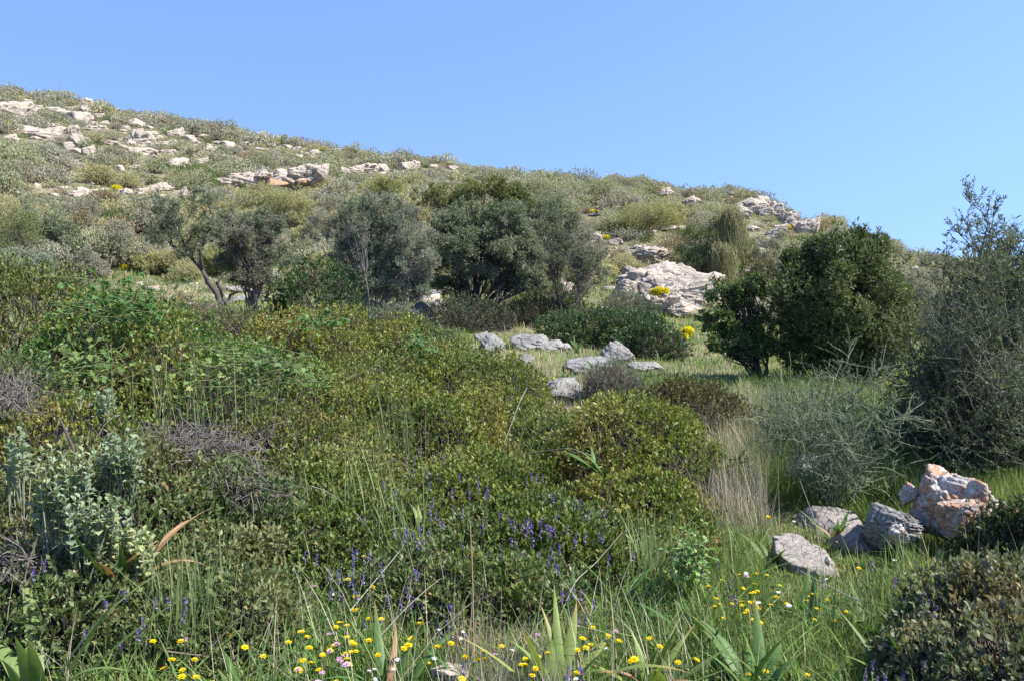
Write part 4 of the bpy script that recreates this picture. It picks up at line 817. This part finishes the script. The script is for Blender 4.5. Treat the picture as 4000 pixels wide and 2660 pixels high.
squill(712, 555, 8, .24, .03, 'squill clump at the foot of the dry grass', d=4.5, seed=14, dead=3)
squill(835, 525, 8, .2, .028, 'squill with brown leaves under the thorny bush', d=4.95, seed=15, dead=3)
squill(570, 590, 6, .26, .03, 'squill with orange withered tip under the vetch lentisk', d=3.3, seed=16, tip=(.5, .2, .06), dead=1)
squill(348, 640, 5, .12, .045, 'pale crinkled leaf rosette beside the half buried stone', d=3.15, seed=17, cols=YG)
squill(870, 470, 8, .22, .026, 'squill behind the rough grey boulder', d=5.4, seed=18)
for i, (x, y) in enumerate([(1600,365),(1830,400),(1540,540),(2000,360),(2150,420),(1720,505),(2300,420)]):
    u, v = C8(x, y); squill(u, v+3, 7, .26, .04, ['leftmost squill tuft in the clearing under the spreading shrub', 'squill tuft beside the grey rock ridge of the clearing', 'squill tuft with yellow flowers above the flat grey rock', 'squill tuft at the right end of the spreading shrub', 'squill tuft in the right grass of the clearing', 'squill tuft on the middle rock of the clearing', 'squill tuft near the shadow of the small oak'][i], seed=30+i)

for i, (u, v, d_, L_, n_, lab) in enumerate([(880, 600, 3.6, .26, 10, 'dark squill clump between lower slab and red tipped shrub'), (905, 640, 3.2, .26, 9, 'squill clump at the foot of the red tipped shrub'), (700, 640, 3.25, .24, 8, 'small squill among yellow flowers right of centre'), (930, 560, 4.2, .2, 7, 'short squill below the rusty orange rock'), (480, 690, 2.8, .24, 7, 'grey green squill among the bottom dry stalks'), (300, 690, 2.85, .2, 6, 'small squill beside yellow flowers at lower left'), (665, 560, 4.0, .22, 8, 'squill clump beside the light green herb'), (980, 500, 5.4, .22, 8, 'squill behind the right shoulder of the rusty rock')]):
    squill(u, v, n_, L_, .032, lab, d=d_, seed=60+i, el=(.5, 1.35))
# ------------------------------------------------------------------ silver leaved plant
def silver(u, v, d, w, h, n, label, seed, zoff=0, cols=((.15, .20, .125), (.22, .27, .175), (.24, .26, .14)), Ls=.042):
    rng = np.random.default_rng(seed); b = W(u, v+h*.5, d); b[2] = float(zt(b[0], b[1])[0]); root = empty('silver_leaved_plant', b); ms, ml = MB(), MB()
    s = d/F; T = np.array([W(u+rng.uniform(-.5, .5)*w, v-h*.5+h*rng.uniform(0, .75), d+rng.uniform(-.12, .06)) for _ in range(n)])
    S = b+rng.normal(0, .05, (n, 3))*np.array([1, 1, 0]); cv = curves(rng, S, T, 8, .05); tubes(ms, cv, np.linspace(.004, .002, 8)[None], 5, np.array((.3, .33, .24)))
    q = 12; j = np.repeat(np.arange(n), q); t = np.tile(np.linspace(5.3, 6.99, q), n); a = t.astype(int); f = (t-a)[:, None]; P = cv[j, a]*(1-f)+cv[j, a+1]*f
    th = np.tile(np.arange(q)*2.4, n)+np.repeat(rng.uniform(0, 6, n), q); ti = np.tile(np.linspace(0, 1, q), n)
    D = nrm(np.stack([np.cos(th), np.sin(th), .2+ti*.9], 1)+rng.normal(0, .15, (len(P), 3))); L = Ls*(1.15-.55*ti)*rng.uniform(.8, 1.2, len(P))
    Nn = nrm(np.stack([-np.cos(th)*.4, -np.sin(th)*.4, np.ones_like(th)], 1)); Sd = nrm(np.cross(D, Nn)); N2 = nrm(np.cross(Sd, D))
    col = pal(rng, P*6, cols, 1, .12, seed)
    prof = [(0, .12, 0), (.25, .62, .08), (.55, .72, .1), (.85, .4, .02), (1.0, .05, -.08)]
    V = []
    for (tt, ww, zz) in prof:
        c = P+D*L[:, None]*tt+N2*L[:, None]*zz; V += [c-Sd*(L*ww*.5)[:, None]+N2*(L*.09)[:, None], c, c+Sd*(L*ww*.5)[:, None]+N2*(L*.09)[:, None]]
    V = np.stack(V, 1); m_ = len(P); idx = np.arange(m_*15).reshape(m_, 5, 3)
    f = np.concatenate([np.stack([idx[:, :-1, k], idx[:, :-1, k+1], idx[:, 1:, k+1], idx[:, 1:, k]], -1).reshape(-1, 4) for k in (0, 1)])
    ml.add(V, f, np.repeat(col, 15, 0)); ms.build('stems', M_SOFT, root, b); ml.build('leaves', M_SOFT, root, b, smooth=True); tag(root, label, 'plant', 'silver leaved plants in the lentisk')
silver(64, 480, 3.75, 56, 66, 40, 'large pale silver leaved plant beside the dark stick', 1)
silver(98, 524, 3.65, 60, 60, 34, 'silver leaved plant at the foot of the withered squill', 2)
silver(132, 545, 3.6, 40, 36, 18, 'small yellowish silver leaved plant left of the tall grass tuft', 3, cols=((.26, .28, .13), (.32, .34, .18)))
silver(15, 440, 4.3, 18, 40, 10, 'slender silver leaved stem at the left edge', 4)
silver(118, 445, 4.2, 50, 30, 20, 'silver leaved plant above the withered squill', 5)
silver(95, 400, 5.4, 40, 26, 16, 'pale silver leaves among lentisk below the fine leaved shrub', 6)
# creeper leaves over the lentisk
def creeper(u, v, d, w, h, n, cols, label, seed, L=.045):
    rng = np.random.default_rng(seed); b = W(u, v, d); root = empty('creeper', b); m1, m2 = MB(), MB(); s = d/F
    P = np.array([W(u+rng.normal(0, .35)*w, v+rng.normal(0, .3)*h, d-.22+rng.uniform(-.25, .1)) for _ in range(n)])
    P[:, 2] = np.maximum(P[:, 2], zt(P[:, 0], P[:, 1])+.1)
    for k in range(5):
        th = (k-2)*.62; D0 = nrm(rng.normal(0, .5, (n, 3))+np.array([0, -.5, .3])) if k == 0 else D0; N0 = nrm(rng.normal(0, .5, (n, 3))+np.array([.2, -.5, .8])) if k == 0 else N0
        Sd = nrm(np.cross(D0, N0)); D = nrm(D0*math.cos(th)+Sd*math.sin(th)); leaves(m1, P, D, N0, L*(1-.18*abs(k-2)), L*.5, pal(np.random.default_rng(seed), P*3, cols, 1, .2, seed), .1)
    tubes(m2, curves(rng, P[:n//3], P[n//3:2*(n//3)], 5, .1), np.array([[.003]*5]), 3, np.array((.15, .17, .07)))
    m1.build('leaves', M_LEAF, root, b); m2.build('stems', M_WOOD, root, b); tag(root, label, 'climbing plant', 'creepers over the lentisk')
IV = [(.08, .14, .04), (.13, .2, .055), (.22, .25, .07)]
creeper(125, 305, 7.4, 90, 50, 220, [(.04, .11, .025), (.08, .16, .035)], 'fresh green creeper draped over the bright green shrub', 1)
creeper(260, 372, 6.3, 110, 44, 220, IV, 'yellow green creeper leaves in the left middle thicket', 2)
creeper(90, 365, 6.6, 60, 40, 120, IV, 'pale creeper leaves between green shrub and fine leaved shrub', 3)
creeper(318, 320, 8.2, 50, 22, 80, [(.06, .13, .035), (.09, .17, .04)], 'green creeper on the crest of the lentisk', 4)
creeper(420, 345, 8.0, 24, 22, 70, [(.05, .12, .03), (.08, .15, .04)], 'small bright green creeper patch on the sloping crest', 5)
creeper(690, 558, 3.9, 30, 44, 140, [(.13, .22, .06), (.2, .28, .1)], 'light green leafy herb right below the round mound', 6, .03)
# dead twig tangle
def tangle(u, v, d, w, h, n, label, seed, zoff):
    rng = np.random.default_rng(seed); b = W(u, v, d); mb = MB(); S = np.array([W(u+rng.normal(0, .33)*w, v+rng.normal(0, .28)*h, d+rng.normal(0, .12)) for _ in range(n)])
    S[:, 2] = np.maximum(S[:, 2], zt(S[:, 0], S[:, 1])+.05)
    E = S+nrm(rng.normal(0, 1, (n, 3)))*rng.uniform(.04, .2, (n, 1)); tubes(mb, curves(rng, S, E, 5, .15), np.array([[.0028, .0025, .002, .0016, .001]]), 3, np.array([(.14, .12, .11)])*rng.uniform(.6, 1.6, (n, 1)))
    o = mb.build('dead_brush', M_WOOD, None, b); tag(o, label, 'dead brush', kind='stuff')
tangle(205, 450, 4.75, 90, 40, 650, 'purplish grey tangle of dead twigs in the left lentisk', 1, 0)
tangle(250, 490, 4.3, 60, 30, 300, 'thin bleached dead twigs right below the purplish tangle', 2, 0)
tangle(20, 565, 3.75, 50, 30, 160, 'grey dead twigs at the left edge in the lentisk', 3, 0)
tangle(10, 395, 5.3, 50, 30, 260, 'grey bare twigs inside the fine leaved shrub', 4, 0)

# ------------------------------------------------------------------ flowers
def flower_proto(name, kind, seed):
    rng = np.random.default_rng(seed); root = empty(name, (0, -5, -3)); H = .22
    ms = MB(); P = np.zeros((1, 6, 3)); t = np.linspace(0, 1, 6); P[0, :, 0] = .03*np.sin(t*2); P[0, :, 2] = t*H; tubes(ms, P, np.linspace(.0016, .0011, 6)[None], 5, np.array((.12, .2, .05)))
    ms.build('stem', M_GRASS, root); top = P[0, -1]; mh = MB()
    if kind in ('yellow', 'pink', 'white'):
        for ring, (n, L, el) in enumerate([(22, .016, .15), (16, .012, .5), (10, .007, .95)] if kind != 'white' else [(18, .013, .2), (10, .008, .6)]):
            th = np.arange(n)*2*math.pi/n+ring*.2+rng.normal(0, .05, n); e = el+rng.normal(0, .1, n)
            D = np.stack([np.cos(th)*np.cos(e), np.sin(th)*np.cos(e), np.sin(e)], 1); c = {'yellow': (.85, .66, .01), 'pink': (.78, .58, .78) if ring == 0 else (.74, .36, .62), 'white': (.8, .8, .78)}[kind]
            leaves(mh, np.tile(top, (n, 1)), D, np.tile([0, 0, 1.], (n, 1)), L, .0048, np.tile(c, (n, 1))*rng.uniform(.85, 1.1, (n, 1)), .05)
        mh.build('flower_head', M_PETAL, root)
        mc = MB(); tubes(mc, np.array([[top-[0, 0, .010], top-[0, 0, .005], top]]), np.array([[.002, .0042, .003]]), 6, np.array((.1, .15, .05))); mc.build('calyx', M_GRASS, root)
    else:
        n = 17; t2 = rng.uniform(.62, 1, n); th = rng.uniform(0, 6.28, n); B = np.stack([np.interp(t2, t, P[0, :, 0]), t2*0, t2*H], 1); D = nrm(np.stack([np.cos(th), np.sin(th), .1+0*th], 1))
        c = np.array([(.20, .12, .52), (.30, .18, .62), (.36, .2, .5), (.62, .55, .85)])[rng.integers(0, 4, n)]
        for a in (-.5, .1, .7): leaves(mh, B, nrm(D+np.array([0, 0, a])), rng.normal(0, 1, (n, 3)), .009, .006, c, .2)
        mh.build('florets', M_PETAL, root)
        m3 = MB(); n = 12; t2 = rng.uniform(.1, .6, n); th = rng.uniform(0, 6.28, n); B = np.stack([np.interp(t2, t, P[0, :, 0]), t2*0, t2*H], 1); leaves(m3, B, nrm(np.stack([np.cos(th), np.sin(th), .5+0*th], 1)), rng.normal(0, 1, (n, 3)), .025, .004, np.tile((.12, .18, .06), (n, 1)))
        m3.build('leaves', M_GRASS, root)
    return root
FL = {k: [flower_proto(nm, k, 20+i) for i in range(2)] for k, nm in (('yellow', 'yellow_flower'), ('pink', 'pink_flower'), ('white', 'white_flower'), ('vetch', 'vetch_flower'))}
used = set(); frng = np.random.default_rng(5)
FD = {'yellow': ('yellow dandelion like flower', 'flower', 'yellow flowers in the meadow'), 'pink': ('pale pink many petalled flower', 'flower', 'pink flowers in the meadow'), 'white': ('small white flower', 'flower', 'white flowers in the meadow'), 'vetch': ('purple vetch spike', 'flower', 'purple vetch spikes')}
def flower(kind, u, v, size=1.0, h=None, d=None):
    h = frng.uniform(.14, .26) if h is None else h; i = int(frng.integers(2)); pr = FL[kind][i]
    if d is None: P = hit(u, v, h); d = math.hypot(P[0], P[1])
    else: P = W(u, v, d); h = .13 if kind == 'vetch' else max(.12, P[2]-float(zt(P[0], P[1])[0]))
    if kind == 'vetch': size *= .95; h = min(h, .13) if d is not None else h*.7
    if (kind, i) in used: o = copy_thing(pr)
    else: o = pr; used.add((kind, i))
    o.location = (P[0], P[1], P[2]-h); sc_ = size; o.scale = (sc_, sc_, h/.22)
    for ch in o.children:
        if not ch.name.startswith(('stem', 'florets', 'leaves')): pass
    o.rotation_euler = (frng.normal(.12, .12), frng.normal(0, .12), frng.uniform(0, 6.28)) if kind != 'vetch' else (0, 0, frng.uniform(0, 6.28))
    ds, ct, gp = FD[kind]; PLACED.append((o, u, v, size, ds, ct, gp))
Y5 = [(412,1015),(508,1183),(947,1308),(1160,1310),(1332,1342),(1530,1280),(1510,1265),(1535,1335),(1065,1430),(1187,1448),(1250,1438),(1295,1438),(1320,1510),(1447,1520),(1190,1535),(1672,1423),(1935,1288),(2005,1258),(2148,1218),(2255,1210),(2270,1265),(1985,1385),(2030,1345),(2070,1370),(2022,1415),(2150,1345),(2150,1462),(2003,1495),(2108,1465),(2342,1382),(2150,675),(2310,1540),(1855,1325),(1960,1475),(2335,760),(125,1410)]
for x, y in Y5: u, v = C5(x, y); flower('yellow', u, v, frng.uniform(.85, 1.1))
Y6 = [(65,1210),(80,1265),(45,1278),(185,1322),(325,1320),(340,1335),(157,1382),(130,1385),(458,1265),(445,1330),(260,1325),(580,1222),(663,1287),(790,1325),(283,1166),(325,1166),(215,1088),(193,978),(207,935),(118,860),(148,760),(95,890),(165,640),(1010,1347),(1097,1340),(1083,1385),(1120,1415),(1038,1412),(1213,1403),(1325,1417),(1295,1447),(1325,1455),(1253,1455),(1240,1515),(1250,1470),(1138,1458),(860,1512),(625,1470),(718,1552),(840,1515),(1555,1287),(1530,1392),(1610,1367),(1740,1222),(1803,1224),(1838,1297),(1872,1357),(1885,1330),(1988,1357),(2083,1227),(2055,1318),(1660,1558),(900,970),(120,1540),(140,1440),(1535,1335),(2320,1415)]
for x, y in Y6: u, v = C6(x, y); flower('yellow', u, v, frng.uniform(.8, 1.1))
Y7 = [(405,907),(515,877),(432,930),(325,948),(640,863),(655,862),(578,930),(625,953),(742,940),(568,972),(600,982),(320,1027),(395,1055),(450,1035),(515,1025),(535,1015),(483,1045),(555,1045),(580,1065),(645,1037),(735,1048),(713,1077),(655,1080),(350,1097),(460,1100),(530,1110),(570,1113),(475,1090),(437,1095),(565,1140),(600,1148),(940,1025),(968,1037),(955,1055),(1022,997),(1150,1003),(1155,1045),(1145,1060),(1115,1087),(1160,1135),(1205,790),(912,1155),(702,1458),(985,1525),(620,1530),(620,472),(800,295),(838,243),(1432,522),(128,1415),(775,1020),(675,1105),(380,1030),(505,1060),(610,1045),(2100,605)]
for x, y in Y7:
    u, v = C7(x, y); flower('yellow', u, v, frng.uniform(.7, .95) if y > 1200 or y < 800 else frng.uniform(.6, .85), h=frng.uniform(.12, .2))
for x, y in [(1470,520),(1400,500),(1520,495),(1440,535),(1490,515),(1555,500)]: u, v = C8(x, y); flower('yellow', u, v, 1.3)
for x, y in [(2262,595),(2072,973),(1610,1253),(1187,1268),(2153,1265),(2196,1343),(2280,1337),(2072,1415),(2235,1322),(2300,1460),(1948,1525),(2003,1520),(2133,1515),(2282,1412)]: u, v = C5(x, y); flower('pink', u, v, 1.15 if x in (2262, 2300, 2072, 1610) else .85)
for x, y in [(110,1465),(1430,1227),(1802,1247),(1093,1405),(0,1345),(92,1338),(90,1412)]: u, v = C6(x, y); flower('pink', u, v, 1.3 if x == 110 else .8)
for x, y in [(590,875),(472,817),(1173,878),(1508,755),(1543,313),(2175,290),(720,990),(750,988),(830,522),(697,1005)]: u, v = C7(x, y); flower('pink' if x in (590, 2175, 1543) else 'white', u, v, 1.0)
for x, y in [(770,1215),(790,1225),(808,1222),(215,1535),(235,1545),(250,1535),(200,1552),(225,1528)]: u, v = C6(x, y); flower('white', u, v, .7)
for x, y in [(420,1350),(560,1420),(900,1480),(1120,1380),(1700,1500),(1780,1330),(330,1500)]: u, v = C6(x, y); flower('white', u, v, .85)
for x, y in [(1990,648),(2140,975)]: u, v = C5(x, y); flower('white', u, v, .8)
V6 = [(375,440),(230,495),(245,860),(280,850),(560,835),(470,890),(465,950),(290,790),(235,730),(110,760),(150,790),(75,880),(120,950),(15,980),(25,830),(125,690),(180,720),(440,620),(465,590),(400,560),(500,560),(535,590),(590,640),(615,600),(615,560),(630,650),(820,640),(790,740),(790,830),(840,780),(860,720),(870,740),(1000,720),(1020,740),(1060,770),(1125,700),(1130,730),(1135,800),(1150,760),(1165,660),(1205,640),(1215,690),(1200,740),(1210,770),(1250,740),(1260,760),(1190,830),(1240,900),(1345,640),(1360,715),(1435,690),(1440,740),(1445,800),(1490,820),(1500,690),(1530,680),(1560,650),(1630,600),(1575,540),(1695,595),(1720,590),(1750,600),(1310,520),(1320,550),(1355,510),(1365,550),(1340,540),(1420,560),(1435,550),(1450,575),(1430,580),(1230,510),(1225,530),(1240,550),(1260,530),(1290,500),(1160,520),(1175,500),(1270,560),(1070,460),(1090,480),(990,490),(980,560),(880,440),(730,490),(765,420),(700,520),(670,410),(660,470),(690,450),(630,370),(1000,310),(1020,320),(950,290),(980,295),(820,310),(900,330),(660,265),(620,200),(540,180),(520,85),(600,45),(740,95),(310,250),(430,330),(930,225),(865,215),(1245,240),(1300,200),(1370,215),(1410,215),(1435,350),(1600,380),(1680,460),(1780,430),(1495,490),(1835,740),(1940,720),(2230,740),(1530,1000),(1550,960),(1580,940),(1670,980),(1670,1030),(1690,1110),(1575,1100),(1585,1150),(1435,1030),(1415,1040),(1550,1000),(980,1140),(1030,960),(765,900),(500,1010),(420,1050),(565,1070),(300,1140),(320,1025),(185,1180),(740,1070),(755,1060),(800,1070),(720,1190),(730,1200),(825,1200),(830,1280),(875,1430),(1600,1480),(1630,1470),(1610,1500),(1525,1510),(2200,1270),(520,100),(1340,530),(1370,530),(1400,575),(560,850),(210,720)]
for x, y in V6: 
    u, v = C6(x, y)
    d = None if y > 880 else float(np.interp(y, [0, 300, 560, 880], [4.55, 4.15, 3.8, 3.35]))
    flower('vetch', u, v-2, frng.uniform(.8, 1.15), h=frng.uniform(.16, .24), d=d)
for x, y in [(245,825),(800,950),(810,1310),(1070,1000),(1060,1030),(1240,1085),(1235,1030),(690,1010),(605,1215),(885,1140),(940,1220),(310,770),(2040,700),(2060,720),(2230,830),(2200,870),(2320,900),(2310,960),(2210,960)]:
    u, v = C5(x, y); flower('vetch', u, v, 1.0, d=float(np.interp(y, [700, 1300], [3.5, 3.0])))
for x, y in [(40,740),(275,845),(325,780),(405,885),(405,990),(430,1010),(1385,780),(1055,880),(1540,880),(1695,990),(1775,1040),(1770,1050),(2120,875),(2340,840),(1360,1480),(1355,1440),(1750,1450),(1435,1500),(1595,1520),(1900,1540),(1385,1510)]:
    u, v = C7(x, y); flower('vetch', u, v, .9, d=None if x < 1300 else float(np.interp(y, [780, 1540], [3.6, 2.85])))
for k, l in FL.items():
    for i, pr in enumerate(l):
        if (k, i) not in used:
            for ch in list(pr.children): bpy.data.objects.remove(ch)
            bpy.data.objects.remove(pr)

# ------------------------------------------------------------------ labels for the many
LM = [('long rock band', 285, 175), ('big pale outcrop', 650, 290), ('skyline crag', 765, 212), ('dark evergreen', 840, 300), ('crooked olive', 185, 245), ('twiggy grey olive', 380, 240), ('central olive', 480, 240),
      ('dark glossy bush', 318, 280), ('drooping broom', 730, 245), ('cracked lone boulder', 179, 163), ('upper left rock ledge', 40, 108), ('pale flat slab', 140, 150), ('low left rock row', 82, 192), ('skyline rocks', 370, 168),
      ('upper pale rocks', 595, 245), ('spreading dark shrub', 600, 320), ('flat grey rock', 561, 388), ('rusty orange rock', 940, 500), ('smooth grey slab', 832, 543), ('lower grey slab', 790, 575), ('thorny bush', 840, 430),
      ('silver leaved plant', 65, 475), ('tall grass tuft', 180, 560), ('round lentisk mound', 630, 460), ('corner squill', 20, 650), ('bottom centre squill', 560, 660), ('dark squill clump', 750, 660), ('half buried stone', 280, 620),
      ('red tipped shrub', 980, 600), ('central straw clump', 470, 600), ('grey tufts of the clearing', 612, 365), ('bottom dry stalks', 500, 665), ('far left skyline', 10, 92), ('middle skyline', 560, 180)]
from collections import defaultdict
bucket = defaultdict(list)
for rec in PLACED:
    o, u, v, s, desc, cat, grp = rec
    nm, lu, lv = min(LM, key=lambda q: (q[1]-u)**2+(1.3*(q[2]-v))**2); dx, dy = u-lu, v-lv; r = math.hypot(dx, dy)
    if r < 7: w = 'at'
    else:
        a = math.degrees(math.atan2(-dy, dx)) % 360; w = ['right of', 'above right of', 'above', 'above left of', 'left of', 'below left of', 'below', 'below right of'][int((a+22.5)//45) % 8]
        w = ('close ' if r < 22 else 'well ' if r > 55 else '')+w
    bucket[f'{desc} {w} the {nm}'].append(rec)
ORD = ['leftmost', 'second from left', 'third from left', 'fourth from left', 'fifth from left', 'sixth from left', 'seventh from left', 'eighth from left', 'ninth from left', 'tenth from left', 'eleventh from left', 'twelfth from left', 'thirteenth from left', 'fourteenth from left', 'fifteenth from left', 'sixteenth from left', 'seventeenth from left', 'eighteenth from left', 'nineteenth from left', 'twentieth from left']
for lab, rs in bucket.items():
    rs.sort(key=lambda q: q[1])
    for k, (o, u, v, s, desc, cat, grp) in enumerate(rs):
        if len(rs) == 1: l = lab
        else: l = f'{lab}, ' + (ORD[k] if k < len(ORD) and k < len(rs)-1 else 'rightmost' if k == len(rs)-1 else 'in the crowded middle')
        tag(o, l, cat, grp)
